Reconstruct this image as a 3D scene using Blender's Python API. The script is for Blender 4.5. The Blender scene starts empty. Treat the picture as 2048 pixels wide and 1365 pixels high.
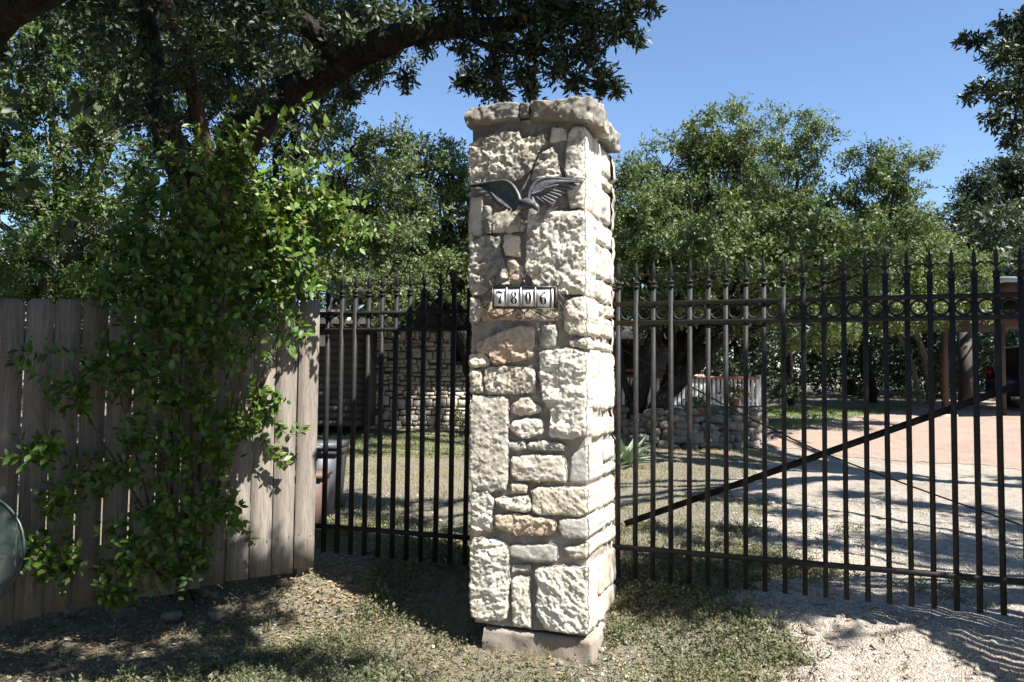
import bpy, math, random
import numpy as np
from mathutils import Vector, Matrix, noise
from mathutils.geometry import delaunay_2d_cdt

random.seed(7)
RNG = np.random.default_rng(7)
scene = bpy.context.scene
COL = scene.collection

# ------------------------------------------------------------------ camera
F, TILT, ROLL = 1607.0, 0.0505, 0.0119          # focal length in px of the 2048 px wide photograph
CAMZ = 1.5
cd = bpy.data.cameras.new('camera')
cd.sensor_width = 36.0
cd.lens = F / 2048 * 36.0
cd.clip_start = 0.05
cd.clip_end = 900
cam = bpy.data.objects.new('camera', cd)
COL.objects.link(cam)
RC = Matrix.Rotation(math.pi / 2 + TILT, 4, 'X') @ Matrix.Rotation(ROLL, 4, 'Z')
cam.matrix_world = Matrix.Translation((0, 0, CAMZ)) @ RC
scene.camera = cam

# ------------------------------------------------------------------ light
SUN = Vector((0.426, -0.370, 0.826)).normalized()
world = bpy.data.worlds.new('World')
scene.world = world
world.use_nodes = True
wn = world.node_tree
sky = wn.nodes.new('ShaderNodeTexSky')
sky.sky_type = 'NISHITA'
sky.sun_disc = False
sky.sun_elevation = math.asin(SUN.z)
sky.sun_rotation = math.atan2(SUN.x, SUN.y)
sky.altitude = 200
sky.air_density = 1.0
sky.dust_density = 0.1
sky.ozone_density = 4.5
bg = wn.nodes['Background']
wn.links.new(sky.outputs[0], bg.inputs[0])
bg.inputs[1].default_value = 0.08
sl = bpy.data.lights.new('sun', 'SUN')
sl.energy = 5.0
sl.angle = math.radians(0.53)
sl.color = (1.0, 0.968, 0.91)
sun = bpy.data.objects.new('sun', sl)
COL.objects.link(sun)
sun.rotation_euler = SUN.to_track_quat('Z', 'Y').to_euler()
scene.view_settings.view_transform = 'Standard'
scene.view_settings.look = 'None'
scene.view_settings.exposure = 1.42
scene.view_settings.gamma = 1.0
scene.view_settings.use_curve_mapping = False

# ------------------------------------------------------------------ helpers
R3 = np.array(RC.to_3x3())


def ray(px, py):
    d = R3 @ np.array([(px - 1024) / F, -(py - 682.5) / F, -1.0])
    return d


def at(px, py, Y):
    d = ray(px, py)
    t = Y / d[1]
    return np.array([d[0] * t, Y, CAMZ + d[2] * t])


def project(P):
    q = R3.T @ (np.asarray(P, float) - np.array([0, 0, CAMZ]))
    return 1024 + F * q[0] / -q[2], 682.5 - F * q[1] / -q[2]


YAW = math.radians(20.4)
E = np.array([math.cos(YAW), -math.sin(YAW), 0.0])     # along the fence line, to the right
N = np.array([math.sin(YAW), math.cos(YAW), 0.0])      # away from the camera, through the gate
UP = np.array([0, 0, 1.0])

_tt = np.array([-60, 0, 3.3, 3.9, 4.2, 4.45, 4.75, 5.2, 7, 10, 13, 16, 20, 25, 32, 45, 80, 400])
_zz = np.array([-0.6, -0.03, -0.015, 0.0, 0.04, 0.15, 0.27, 0.32, 0.37, 0.42, 0.48, 0.64, 0.76, 0.9, 1.15, 1.9, 3.0, 4.0])


def G(x, y):
    """terrain height"""
    x = np.asarray(x, float); y = np.asarray(y, float)
    t = x * N[0] + y * N[1]
    z = np.interp(t, _tt, _zz)
    z = z + 0.012 * np.sin(x * 2.1 + 1.3 * np.sin(y * 1.7)) * np.cos(y * 2.6 + 0.6) + 0.02 * np.sin(x * 0.7 + y * 0.5)
    return z


def gh(px, py):
    """point of the terrain under a pixel"""
    d = ray(px, py)
    t = 1.0
    for _ in range(60):
        p = np.array([0, 0, CAMZ]) + d * t
        g = float(G(p[0], p[1]))
        t += (g - p[2]) / (d[2] - 0.03 if d[2] < -0.02 else -0.05) * 0.8
        t = min(max(t, 1.0), 80)
    p = np.array([0, 0, CAMZ]) + d * t
    p[2] = float(G(p[0], p[1]))
    return p


def mk_mesh(name, V, Fc, mat=None, smooth=False):
    """V (n,3); Fc an (m,k) array or a list of those"""
    me = bpy.data.meshes.new(name)
    V = np.ascontiguousarray(V, dtype=np.float32)
    Fl = [Fc] if isinstance(Fc, np.ndarray) else [np.asarray(f) for f in Fc if len(f)]
    me.vertices.add(len(V))
    me.vertices.foreach_set('co', V.ravel())
    loops = np.concatenate([f.ravel() for f in Fl]).astype(np.int32)
    starts = []
    o = 0
    for f in Fl:
        starts.append(o + np.arange(len(f)) * f.shape[1])
        o += f.size
    starts = np.concatenate(starts).astype(np.int32)
    me.loops.add(len(loops))
    me.loops.foreach_set('vertex_index', loops)
    me.polygons.add(len(starts))
    me.polygons.foreach_set('loop_start', starts)
    if smooth:
        me.polygons.foreach_set('use_smooth', np.ones(len(starts), dtype=bool))
    me.update(calc_edges=True)
    me.validate()
    if mat:
        me.materials.append(mat)
    return me


class MB:
    """collects geometry, becomes one mesh object"""
    def __init__(self):
        self.v = []; self.q = []; self.t = []; self.n = 0

    def add(self, V, Q=None, T=None):
        V = np.asarray(V, float)
        self.v.append(V)
        if Q is not None and len(Q): self.q.append(np.asarray(Q, int) + self.n)
        if T is not None and len(T): self.t.append(np.asarray(T, int) + self.n)
        self.n += len(V)
        return self

    def box(self, c, hx, hy, hz, ax=None, ay=None, az=None):
        """box about c with half-sizes and optional axes"""
        ax = np.array([1, 0, 0.]) if ax is None else np.asarray(ax, float)
        ay = np.array([0, 1, 0.]) if ay is None else np.asarray(ay, float)
        az = np.array([0, 0, 1.]) if az is None else np.asarray(az, float)
        V = []
        for sx in (-1, 1):
            for sy in (-1, 1):
                for sz in (-1, 1):
                    V.append(np.asarray(c) + ax * hx * sx + ay * hy * sy + az * hz * sz)
        Q = [(0, 1, 3, 2), (4, 6, 7, 5), (0, 4, 5, 1), (2, 3, 7, 6), (0, 2, 6, 4), (1, 5, 7, 3)]
        return self.add(V, Q)

    def bar(self, a, b, w, h, up=(0, 0, 1)):
        a = np.asarray(a, float); b = np.asarray(b, float)
        d = b - a; L = np.linalg.norm(d); d /= L
        s = np.cross(d, up); s /= np.linalg.norm(s)
        u = np.cross(s, d)
        return self.box((a + b) / 2, L / 2, w / 2, h / 2, d, s, u)

    def tube(self, pts, rad, seg=8, wob=0.0, seed=0, cap=True):
        pts = np.asarray(pts, float); n = len(pts)
        rad = np.broadcast_to(np.asarray(rad, float), (n,))
        T = np.gradient(pts, axis=0)
        T /= np.linalg.norm(T, axis=1)[:, None] + 1e-12
        ref = np.array([0.13, 0.21, 1.0]) if abs(T[:, 2]).mean() < 0.8 else np.array([1.0, 0.2, 0.1])
        s = np.cross(T, ref); s /= np.linalg.norm(s, axis=1)[:, None]
        u = np.cross(s, T)
        a = np.linspace(0, 2 * np.pi, seg, endpoint=False)
        rr = rad[:, None] * np.ones(seg)[None]
        if wob:
            rg = np.random.default_rng(seed)
            k = rg.normal(size=(n, seg)) * wob
            rr = rr * (1 + k)
        V = pts[:, None] + rr[..., None] * (s[:, None] * np.cos(a)[None, :, None] + u[:, None] * np.sin(a)[None, :, None])
        i = np.arange(n - 1)[:, None]; j = np.arange(seg)[None]
        Q = np.stack([i * seg + j, i * seg + (j + 1) % seg, (i + 1) * seg + (j + 1) % seg, (i + 1) * seg + j], -1).reshape(-1, 4)
        V = V.reshape(-1, 3)
        Tt = []
        if cap:
            V = np.vstack([V, pts[0], pts[-1]])
            m = n * seg
            Tt = [(m, (k + 1) % seg, k) for k in range(seg)] + [(m + 1, (n - 1) * seg + k, (n - 1) * seg + (k + 1) % seg) for k in range(seg)]
        return self.add(V, Q, Tt)

    def grid(self, P):
        """P (a,b,3) grid of points"""
        a, b = P.shape[:2]
        i = np.arange(a - 1)[:, None]; j = np.arange(b - 1)[None]
        Q = np.stack([i * b + j, i * b + j + 1, (i + 1) * b + j + 1, (i + 1) * b + j], -1).reshape(-1, 4)
        return self.add(P.reshape(-1, 3), Q)

    def lathe(self, c, prof, seg=16, ax=(0, 0, 1)):
        az = np.asarray(ax, float)
        az = az / np.linalg.norm(az)
        r0 = np.cross(az, (0.3, 0.9, 0.1)); r0 /= np.linalg.norm(r0)
        r1 = np.cross(az, r0)
        a = np.linspace(0, 2 * np.pi, seg, endpoint=False)
        P = np.array([[np.asarray(c) + az * h + r * (r0 * math.cos(t) + r1 * math.sin(t)) for t in a] for r, h in prof])
        n = len(prof)
        i = np.arange(n - 1)[:, None]; j = np.arange(seg)[None]
        Q = np.stack([i * seg + j, i * seg + (j + 1) % seg, (i + 1) * seg + (j + 1) % seg, (i + 1) * seg + j], -1).reshape(-1, 4)
        return self.add(P.reshape(-1, 3), Q)

    def mesh(self, name, mat, smooth=False):
        V = np.vstack(self.v)
        fs = []
        if self.q: fs.append(np.vstack(self.q))
        if self.t: fs.append(np.vstack(self.t))
        return mk_mesh(name, V, fs, mat, smooth)

    def build(self, name, mat, parent=None, smooth=False, **kw):
        return link(name, self.mesh(name, mat, smooth), parent, **kw)


def link(name, me, parent=None, **props):
    o = bpy.data.objects.new(name, me)
    COL.objects.link(o)
    if parent is not None:
        o.parent = parent
        o.matrix_parent_inverse = Matrix.Translation(-parent.location)
    for k, v in props.items():
        o[k] = v
    return o


def thing(name, label, cat, loc=(0, 0, 0), group=None):
    o = bpy.data.objects.new(name, None)
    o.empty_display_size = 0.2
    o.location = Vector([float(c) for c in loc])
    COL.objects.link(o)
    o['label'] = label; o['category'] = cat
    if group: o['group'] = group
    return o


def chaikin(p, it=1, closed=True, cut=.22):
    p = np.asarray(p, float)
    for _ in range(it):
        if closed:
            q = np.roll(p, -1, axis=0)
            p = np.stack([p * (1 - cut) + q * cut, p * cut + q * (1 - cut)], 1).reshape(-1, p.shape[1])
        else:
            q = p[1:]; m = p[:-1]
            r = np.stack([m * .75 + q * .25, m * .25 + q * .75], 1).reshape(-1, p.shape[1])
            p = np.vstack([p[:1], r, p[-1:]])
    return p


def smooth_path(p, n=24):
    p = chaikin(p, 3, False)
    d = np.r_[0, np.cumsum(np.linalg.norm(np.diff(p, axis=0), axis=1))]
    s = np.linspace(0, d[-1], n)
    return np.stack([np.interp(s, d, p[:, k]) for k in range(p.shape[1])], 1)


def unit(a):
    return a / (np.linalg.norm(a, axis=-1, keepdims=True) + 1e-12)

# ------------------------------------------------------------------ materials


def new_mat(name):
    m = bpy.data.materials.new(name)
    m.use_nodes = True
    nt = m.node_tree
    b = nt.nodes['Principled BSDF']
    return m, nt, b


def nd(nt, t, **kw):
    n = nt.nodes.new(t)
    for k, v in kw.items():
        if k.startswith('_'):
            setattr(n, k[1:], v)
        else:
            n.inputs[k.replace('__', ' ')].default_value = v
    return n


def ramp(nt, fac, stops, interp='LINEAR'):
    r = nt.nodes.new('ShaderNodeValToRGB')
    r.color_ramp.interpolation = interp
    el = r.color_ramp.elements
    while len(el) < len(stops): el.new(0.5)
    for e, (p, c) in zip(el, stops):
        e.position = p
        e.color = (c[0], c[1], c[2], 1) if len(c) == 3 else c
    nt.links.new(fac, r.inputs[0])
    return r.outputs[0]


def coords(nt, kind='Object', scale=(1, 1, 1)):
    tc = nt.nodes.new('ShaderNodeNewGeometry')
    mp = nt.nodes.new('ShaderNodeMapping')
    mp.inputs['Scale'].default_value = scale
    nt.links.new(tc.outputs['Position'], mp.inputs[0])
    return mp.outputs[0]


def tex_noise(nt, co, scale, detail=6, rough=0.6, dist=0.0):
    n = nt.nodes.new('ShaderNodeTexNoise')
    n.inputs['Scale'].default_value = scale
    n.inputs['Detail'].default_value = detail
    n.inputs['Roughness'].default_value = rough
    n.inputs['Distortion'].default_value = dist
    nt.links.new(co, n.inputs['Vector'])
    return n.outputs['Fac']


def mixc(nt, fac, a, b, mode='MIX'):
    m = nt.nodes.new('ShaderNodeMix')
    m.data_type = 'RGBA'; m.blend_type = mode
    for inp, v in ((m.inputs[0], fac), (m.inputs[6], a), (m.inputs[7], b)):
        if hasattr(v, 'is_output'):
            nt.links.new(v, inp)
        elif isinstance(v, (int, float)):
            inp.default_value = v
        else:
            inp.default_value = (v[0], v[1], v[2], 1)
    return m.outputs[2]


def bump(nt, h, strength, dist, b, prev=None):
    n = nt.nodes.new('ShaderNodeBump')
    n.inputs['Strength'].default_value = strength
    n.inputs['Distance'].default_value = dist
    nt.links.new(h, n.inputs['Height'])
    if prev is not None: nt.links.new(prev, n.inputs['Normal'])
    if b is not None: nt.links.new(n.outputs[0], b.inputs['Normal'])
    return n.outputs[0]


def limestone(name, base, dark, stain, stain_amt, grey_top=0.0, bumpd=0.006):
    m, nt, b = new_mat(name)
    co = coords(nt)
    oi = nt.nodes.new('ShaderNodeObjectInfo')
    cw = co
    of = nt.nodes.new('ShaderNodeVectorMath'); of.operation = 'SCALE'
    of.inputs[0].default_value = (13.0, 7.0, 5.0)
    nt.links.new(oi.outputs['Random'], of.inputs['Scale'])
    av = nt.nodes.new('ShaderNodeVectorMath'); av.operation = 'ADD'
    nt.links.new(co, av.inputs[0]); nt.links.new(of.outputs[0], av.inputs[1])
    co = av.outputs[0]
    n1 = tex_noise(nt, co, 5.5, 8, .65, .4)
    n2 = tex_noise(nt, co, 22, 8, .7, .2)
    n3 = tex_noise(nt, co, 2.2, 4, .6)
    n4 = tex_noise(nt, co, 130, 4, .7)
    c = ramp(nt, n1, [(.3, [x * .82 for x in base]), (.55, base), (.8, [min(x * 1.14, .85) for x in base])])
    st = ramp(nt, n3, [(.5 - stain_amt * .3, (0, 0, 0)), (.78 - stain_amt * .3, (1, 1, 1))])
    c = mixc(nt, st, c, stain)
    pits = ramp(nt, n2, [(.3, (1, 1, 1)), (.44, (0, 0, 0))])
    c = mixc(nt, pits, c, dark)
    fine = ramp(nt, n4, [(.3, (.78, .77, .75)), (.7, (1.12, 1.12, 1.12))])
    c = mixc(nt, 1.0, c, fine, 'MULTIPLY')
    tint = ramp(nt, oi.outputs['Random'], [(0, (.74, .73, .72)), (.25, (.92, .91, .9)), (.5, (1.04, 1.03, 1.02)), (.75, (.96, .96, .97)), (1, (1.07, 1.02, .95))])
    c = mixc(nt, 1.0, c, tint, 'MULTIPLY')
    # lichen and grime, heavier towards the top of the pillar
    sx = nt.nodes.new('ShaderNodeSeparateXYZ'); nt.links.new(cw, sx.inputs[0])
    hz = nt.nodes.new('ShaderNodeMapRange')
    hz.inputs[1].default_value = 1.2; hz.inputs[2].default_value = 3.1
    hz.inputs[3].default_value = 0.03; hz.inputs[4].default_value = 0.215 + grey_top
    nt.links.new(sx.outputs[2], hz.inputs[0])
    ad = nt.nodes.new('ShaderNodeMath'); ad.operation = 'ADD'
    nt.links.new(hz.outputs[0], ad.inputs[0]); nt.links.new(tex_noise(nt, co, 7.5, 9, .72, .5), ad.inputs[1])
    gm = ramp(nt, ad.outputs[0], [(.62, (0, 0, 0)), (.76, (1, 1, 1))])
    gf = nt.nodes.new('ShaderNodeMath'); gf.operation = 'MULTIPLY'; gf.inputs[1].default_value = .75
    nt.links.new(gm, gf.inputs[0])
    c = mixc(nt, gf.outputs[0], c, (.14, .135, .125))
    nt.links.new(c, b.inputs['Base Color'])
    b.inputs['Roughness'].default_value = .93
    b.inputs['Specular IOR Level'].default_value = .15
    p = bump(nt, n2, .7, bumpd, None)
    bump(nt, n4, .5, .0022, b, p)
    return m


M = {}
M['lime'] = limestone('limestone_cream', (.70, .645, .545), (.38, .34, .28), (.60, .50, .38), .05)
M['lime_white'] = limestone('limestone_white', (.75, .70, .605), (.46, .42, .35), (.66, .58, .47), .0, -.03)
M['lime_orange'] = limestone('limestone_orange', (.60, .525, .44), (.36, .27, .19), (.56, .40, .26), .2, -.03)
M['lime_grey'] = limestone('limestone_grey', (.50, .475, .42), (.17, .16, .14), (.45, .40, .32), .1, .12)
M['lime_smooth'] = limestone('limestone_sawn', (.54, .52, .475), (.40, .36, .30), (.52, .46, .38), .1, -.05, .0015)
M['cap'] = limestone('cap_limestone', (.50, .475, .42), (.2, .18, .15), (.50, .42, .30), .25, .06)
M['mortar'] = limestone('mortar', (.37, .345, .305), (.2, .185, .16), (.40, .36, .30), .2, .12, .004)
M['concrete'] = limestone('footing_concrete', (.40, .36, .315), (.2, .18, .155), (.30, .25, .20), .25, .02, .003)
M['wall_stone'] = limestone('house_limestone', (.62, .585, .51), (.3, .26, .2), (.5, .36, .2), .12)
M['wall_mortar'] = limestone('house_mortar', (.14, .125, .105), (.09, .08, .07), (.2, .16, .12), .1)
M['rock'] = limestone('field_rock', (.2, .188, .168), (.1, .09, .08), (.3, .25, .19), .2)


def leaf_mat(name, cols, rough=.42, trans=.3, tcol=None, spec=.5):
    m, nt, b = new_mat(name)
    g = nt.nodes.new('ShaderNodeNewGeometry')
    st = [(i / max(1, len(cols) - 1), c) for i, c in enumerate(cols)]
    c = ramp(nt, g.outputs['Random Per Island'], st)
    co = coords(nt)
    n = tex_noise(nt, co, 1.1, 3, .5)
    c2 = ramp(nt, n, [(.3, (.72, .84, .8)), (.7, (1.15, 1.1, .95))])
    c = mixc(nt, 1.0, c, c2, 'MULTIPLY')
    nt.links.new(c, b.inputs['Base Color'])
    b.inputs['Roughness'].default_value = rough
    b.inputs['Specular IOR Level'].default_value = spec
    tr = nt.nodes.new('ShaderNodeBsdfTranslucent')
    tc = mixc(nt, 1.0, c, tcol or (1.5, 1.7, .6), 'MULTIPLY')
    nt.links.new(tc, tr.inputs[0])
    mx = nt.nodes.new('ShaderNodeMixShader')
    mx.inputs[0].default_value = trans
    nt.links.new(b.outputs[0], mx.inputs[1]); nt.links.new(tr.outputs[0], mx.inputs[2])
    nt.links.new(mx.outputs[0], nt.nodes['Material Output'].inputs[0])
    return m


M['oak_leaf'] = leaf_mat('live_oak_leaf', [(.055, .078, .03), (.09, .12, .046), (.13, .165, .066), (.096, .13, .05), (.20, .215, .12), (.062, .086, .038)], .5, .22, spec=.32)
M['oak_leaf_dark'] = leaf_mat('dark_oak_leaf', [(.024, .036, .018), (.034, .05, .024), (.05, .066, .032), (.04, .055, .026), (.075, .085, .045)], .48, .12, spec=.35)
M['elm_leaf'] = leaf_mat('yellow_green_leaf', [(.05, .085, .024), (.075, .12, .035), (.11, .155, .05), (.06, .095, .03), (.14, .17, .07)], .5, .25, spec=.35)
M['vine_leaf'] = leaf_mat('climber_leaf', [(.036, .08, .012), (.06, .12, .016), (.10, .175, .02), (.05, .10, .014), (.15, .21, .028), (.042, .09, .012), (.17, .15, .05)], .48, .26, (1.5, 1.6, .4))
M['weed_leaf'] = leaf_mat('weed_leaf', [(.10, .13, .055), (.14, .16, .08), (.19, .18, .12), (.25, .21, .16), (.08, .11, .045), (.22, .175, .135), (.17, .14, .12)], .65, .2, spec=.2)
M['dry_grass'] = leaf_mat('dry_grass', [(.36, .30, .20), (.30, .26, .17), (.21, .20, .10), (.42, .36, .26), (.26, .235, .15)], .7, .25, (1.2, 1.2, .7), spec=.15)
M['lawn_grass'] = leaf_mat('lawn_grass', [(.09, .17, .03), (.12, .21, .04), (.15, .23, .06), (.2, .25, .08)], .6, .3, spec=.2)
M['agave_leaf'] = leaf_mat('agave_leaf', [(.16, .23, .17), (.22, .29, .22)], .5, .05)
M['litter'] = leaf_mat('fallen_leaf', [(.25, .16, .09), (.36, .27, .17), (.17, .11, .07), (.42, .34, .25), (.3, .18, .1)], .7, .1, (1, 1, .8), spec=.2)


def bark_mat(name, a, bcol, sc=14):
    m, nt, b = new_mat(name)
    co = coords(nt, scale=(1, 1, .25))
    v = nt.nodes.new('ShaderNodeTexVoronoi'); v.inputs['Scale'].default_value = sc * 1.3
    v.feature = 'DISTANCE_TO_EDGE'
    nt.links.new(co, v.inputs['Vector'])
    n = tex_noise(nt, co, sc, 8, .7, .6)
    c = ramp(nt, n, [(.3, a), (.7, bcol)])
    nt.links.new(c, b.inputs['Base Color'])
    b.inputs['Roughness'].default_value = .95
    b.inputs['Specular IOR Level'].default_value = .1
    p = bump(nt, v.outputs['Distance'], 1.0, .09, None)
    bump(nt, n, .8, .02, b, p)
    return m


M['bark'] = bark_mat('oak_bark', (.016, .013, .011), (.055, .047, .039))
M['bark_grey'] = bark_mat('grey_bark', (.16, .15, .13), (.34, .32, .28))
M['bark_red'] = bark_mat('peeling_bark', (.045, .025, .016), (.10, .062, .042), 9)
M['twig'] = bark_mat('twig', (.12, .09, .06), (.25, .2, .15), 30)


def simple(name, col, rough=.5, metal=0., var=.15, sc=20, bumpd=0., spec=.5, co_scale=(1, 1, 1)):
    m, nt, b = new_mat(name)
    co = coords(nt, scale=co_scale)
    n = tex_noise(nt, co, sc, 6, .65)
    c = ramp(nt, n, [(.3, [x * (1 - var) for x in col]), (.7, [min(1, x * (1 + var)) for x in col])])
    nt.links.new(c, b.inputs['Base Color'])
    b.inputs['Roughness'].default_value = rough
    b.inputs['Metallic'].default_value = metal
    b.inputs['Specular IOR Level'].default_value = spec
    if bumpd: bump(nt, n, .6, bumpd, b)
    return m


def iron_mat():
    m, nt, b = new_mat('weathered_black_iron')
    co = coords(nt)
    n = tex_noise(nt, co, 26, 8, .7)
    n2 = tex_noise(nt, co, 160, 4, .7)
    c = ramp(nt, n, [(.38, (.013, .013, .013)), (.6, (.024, .023, .022)), (.76, (.042, .039, .034))])
    sp = ramp(nt, n2, [(.62, (0, 0, 0)), (.72, (1, 1, 1))])
    c = mixc(nt, sp, c, (.09, .08, .065))
    nt.links.new(c, b.inputs['Base Color'])
    b.inputs['Roughness'].default_value = .55
    b.inputs['Specular IOR Level'].default_value = .18
    bump(nt, n2, .3, .001, b)
    return m


M['iron'] = iron_mat()
M['wrought'] = simple('bronze_brown_wire', (.085, .065, .05), .45, .3, .3, 60)
M['lead'] = simple('weathered_lead_grey', (.10, .102, .108), .5, .35, .45, 45, .001)
M['tile_white'] = simple('glazed_tile', (.9, .88, .82), .15, 0, .02, 8)
M['tile_line'] = simple('tile_border', (.03, .03, .035), .4)
M['numeral'] = simple('numeral_black', (.012, .012, .014), .3)
M['sign_frame'] = simple('sign_frame_metal', (.07, .065, .06), .4, .3, .3, 50)
M['sign_inner'] = simple('sign_inner_metal', (.55, .56, .58), .3, .4, .1, 50)


def wood_mat(name, a, bb, c3):
    m, nt, b = new_mat(name)
    tc = nt.nodes.new('ShaderNodeTexCoord')
    mp = nt.nodes.new('ShaderNodeMapping'); nt.links.new(tc.outputs['Object'], mp.inputs[0])
    mp.inputs['Scale'].default_value = (9, 9, .45)
    oi = nt.nodes.new('ShaderNodeObjectInfo')
    cmb = nt.nodes.new('ShaderNodeCombineXYZ')
    mu = nt.nodes.new('ShaderNodeMath'); mu.operation = 'MULTIPLY'; mu.inputs[1].default_value = 40
    nt.links.new(oi.outputs['Random'], mu.inputs[0])
    nt.links.new(mu.outputs[0], cmb.inputs[2]); nt.links.new(mu.outputs[0], cmb.inputs[0])
    nt.links.new(cmb.outputs[0], mp.inputs['Location'])
    n = tex_noise(nt, mp.outputs[0], 4, 9, .7, 1.2)
    n2 = tex_noise(nt, mp.outputs[0], 22, 6, .7, .5)
    c = ramp(nt, n, [(.28, a), (.5, bb), (.75, c3)])
    f = ramp(nt, n2, [(.3, (.55, .53, .51)), (.5, (.95, .95, .95)), (.7, (1.14, 1.14, 1.14))])
    c = mixc(nt, 1, c, f, 'MULTIPLY')
    t = ramp(nt, oi.outputs['Random'], [(0, (.74, .71, .68)), (.35, (.95, .93, .92)), (.7, (1.02, 1, .98)), (1, (1.14, 1.1, 1.06))])
    c = mixc(nt, 1, c, t, 'MULTIPLY')
    nt.links.new(c, b.inputs['Base Color'])
    b.inputs['Roughness'].default_value = .88
    b.inputs['Specular IOR Level'].default_value = .15
    kv = nt.nodes.new('ShaderNodeTexVoronoi'); kv.inputs['Scale'].default_value = .55
    nt.links.new(mp.outputs[0], kv.inputs['Vector'])
    kn = ramp(nt, kv.outputs['Distance'], [(.05, (.28, .24, .2)), (.13, (1, 1, 1))])
    c = mixc(nt, 1, c, kn, 'MULTIPLY'); nt.links.new(c, b.inputs['Base Color'])
    p = bump(nt, n2, .6, .004, None)
    bump(nt, n, .4, .004, b, p)
    return m


M['wood'] = wood_mat('weathered_cedar', (.17, .145, .125), (.27, .24, .21), (.36, .33, .295))
M['post_wood'] = wood_mat('brown_post_wood', (.055, .035, .027), (.085, .055, .042), (.12, .08, .06))
M['white_paint'] = simple('white_paint', (.72, .70, .66), .6, 0, .06, 12)
M['red_rail'] = simple('rusty_rail_paint', (.25, .10, .06), .6, 0, .2, 12)
M['dark_siding'] = simple('dark_brown_siding', (.055, .046, .04), .7, 0, .2, 12)
M['glass_dark'] = simple('dark_window_glass', (.012, .014, .016), .08, 0, .1, 3)
M['roof_metal'] = simple('blue_grey_roof', (.26, .33, .38), .4, .2, .1, 6)
M['roof_brown'] = simple('brown_shingle_roof', (.10, .08, .065), .9, 0, .3, 14, .01)
M['bin_plastic'] = simple('grey_bin_plastic', (.07, .075, .085), .45, 0, .12, 8)
M['brown_box'] = simple('brown_bin_plastic', (.13, .08, .06), .55, 0, .15, 8)
M['car_paint'] = simple('dark_blue_car_paint', (.015, .018, .03), .18, .3, .1, 5)
M['tyre'] = simple('tyre_rubber', (.02, .02, .02), .8)
M['rim'] = simple('wheel_rim', (.35, .35, .36), .3, .8)
M['tail_red'] = simple('tail_light_red', (.12, .008, .008), .2)
M['terracotta'] = simple('terracotta', (.2, .11, .07), .8, 0, .15, 15)
M['flower'] = simple('orange_flowers', (.75, .2, .05), .6)
M['disc_rim'] = simple('dark_green_rim', (.02, .035, .03), .4)


def disc_mat():
    m, nt, b = new_mat('dusty_glass')
    co = coords(nt)
    n = tex_noise(nt, co, 9, 8, .7)
    c = ramp(nt, n, [(.4, (.02, .03, .03)), (.62, (.05, .065, .06)), (.75, (.14, .16, .15))])
    nt.links.new(c, b.inputs['Base Color'])
    b.inputs['Roughness'].default_value = .3
    b.inputs['Alpha'].default_value = .6
    return m


M['disc'] = disc_mat()


def ground_mat():
    m, nt, b = new_mat('yard_soil_and_turf')
    co = coords(nt)
    n1 = tex_noise(nt, co, .55, 5, .6, .3)
    n2 = tex_noise(nt, co, 5, 8, .7, .3)
    n3 = tex_noise(nt, co, 45, 6, .75)
    n4 = tex_noise(nt, co, 190, 3, .7)
    soil = ramp(nt, n3, [(.3, (.10, .082, .064)), (.5, (.18, .155, .125)), (.72, (.30, .27, .225))])
    turf = ramp(nt, n3, [(.3, (.10, .095, .06)), (.5, (.20, .18, .13)), (.72, (.34, .30, .23))])
    mk = nt.nodes.new('ShaderNodeMath'); mk.operation = 'ADD'
    h = nt.nodes.new('ShaderNodeMath'); h.operation = 'MULTIPLY'; h.inputs[1].default_value = .5
    h2 = nt.nodes.new('ShaderNodeMath'); h2.operation = 'MULTIPLY'; h2.inputs[1].default_value = .5
    nt.links.new(n1, h.inputs[0]); nt.links.new(n2, h2.inputs[0])
    nt.links.new(h.outputs[0], mk.inputs[0]); nt.links.new(h2.outputs[0], mk.inputs[1])
    f = ramp(nt, mk.outputs[0], [(.44, (0, 0, 0)), (.56, (1, 1, 1))])
    c = mixc(nt, f, soil, turf)
    fi = ramp(nt, n4, [(.3, (.75, .75, .75)), (.7, (1.2, 1.2, 1.2))])
    c = mixc(nt, 1, c, fi, 'MULTIPLY')
    nt.links.new(c, b.inputs['Base Color'])
    b.inputs['Roughness'].default_value = 1
    b.inputs['Specular IOR Level'].default_value = .05
    p = bump(nt, n3, .9, .02, None)
    bump(nt, n4, .6, .006, b, p)
    return m


def gravel_mat(name, a, c2, c3, sc=95):
    m, nt, b = new_mat(name)
    co = coords(nt)
    v = nt.nodes.new('ShaderNodeTexVoronoi'); v.inputs['Scale'].default_value = sc
    nt.links.new(co, v.inputs['Vector'])
    n1 = tex_noise(nt, co, 1.1, 9, .75, .8)
    n2 = tex_noise(nt, co, sc * .8, 4, .7)
    base = ramp(nt, n1, [(.3, a), (.5, c2), (.7, c3)])
    sep = nt.nodes.new('ShaderNodeSeparateColor'); nt.links.new(v.outputs['Color'], sep.inputs[0])
    va = ramp(nt, sep.outputs[0], [(0, (.62, .61, .6)), (.5, (.95, .95, .95)), (1, (1.25, 1.25, 1.22))])
    c = mixc(nt, 1, base, va, 'MULTIPLY')
    nt.links.new(c, b.inputs['Base Color'])
    b.inputs['Roughness'].default_value = .95
    b.inputs['Specular IOR Level'].default_value = .1
    inv = nt.nodes.new('ShaderNodeMath'); inv.operation = 'SUBTRACT'; inv.inputs[0].default_value = 1
    nt.links.new(v.outputs['Distance'], inv.inputs[1])
    p = bump(nt, inv.outputs[0], .9, .012, None)
    bump(nt, n2, .6, .005, b, p)
    return m


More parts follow.
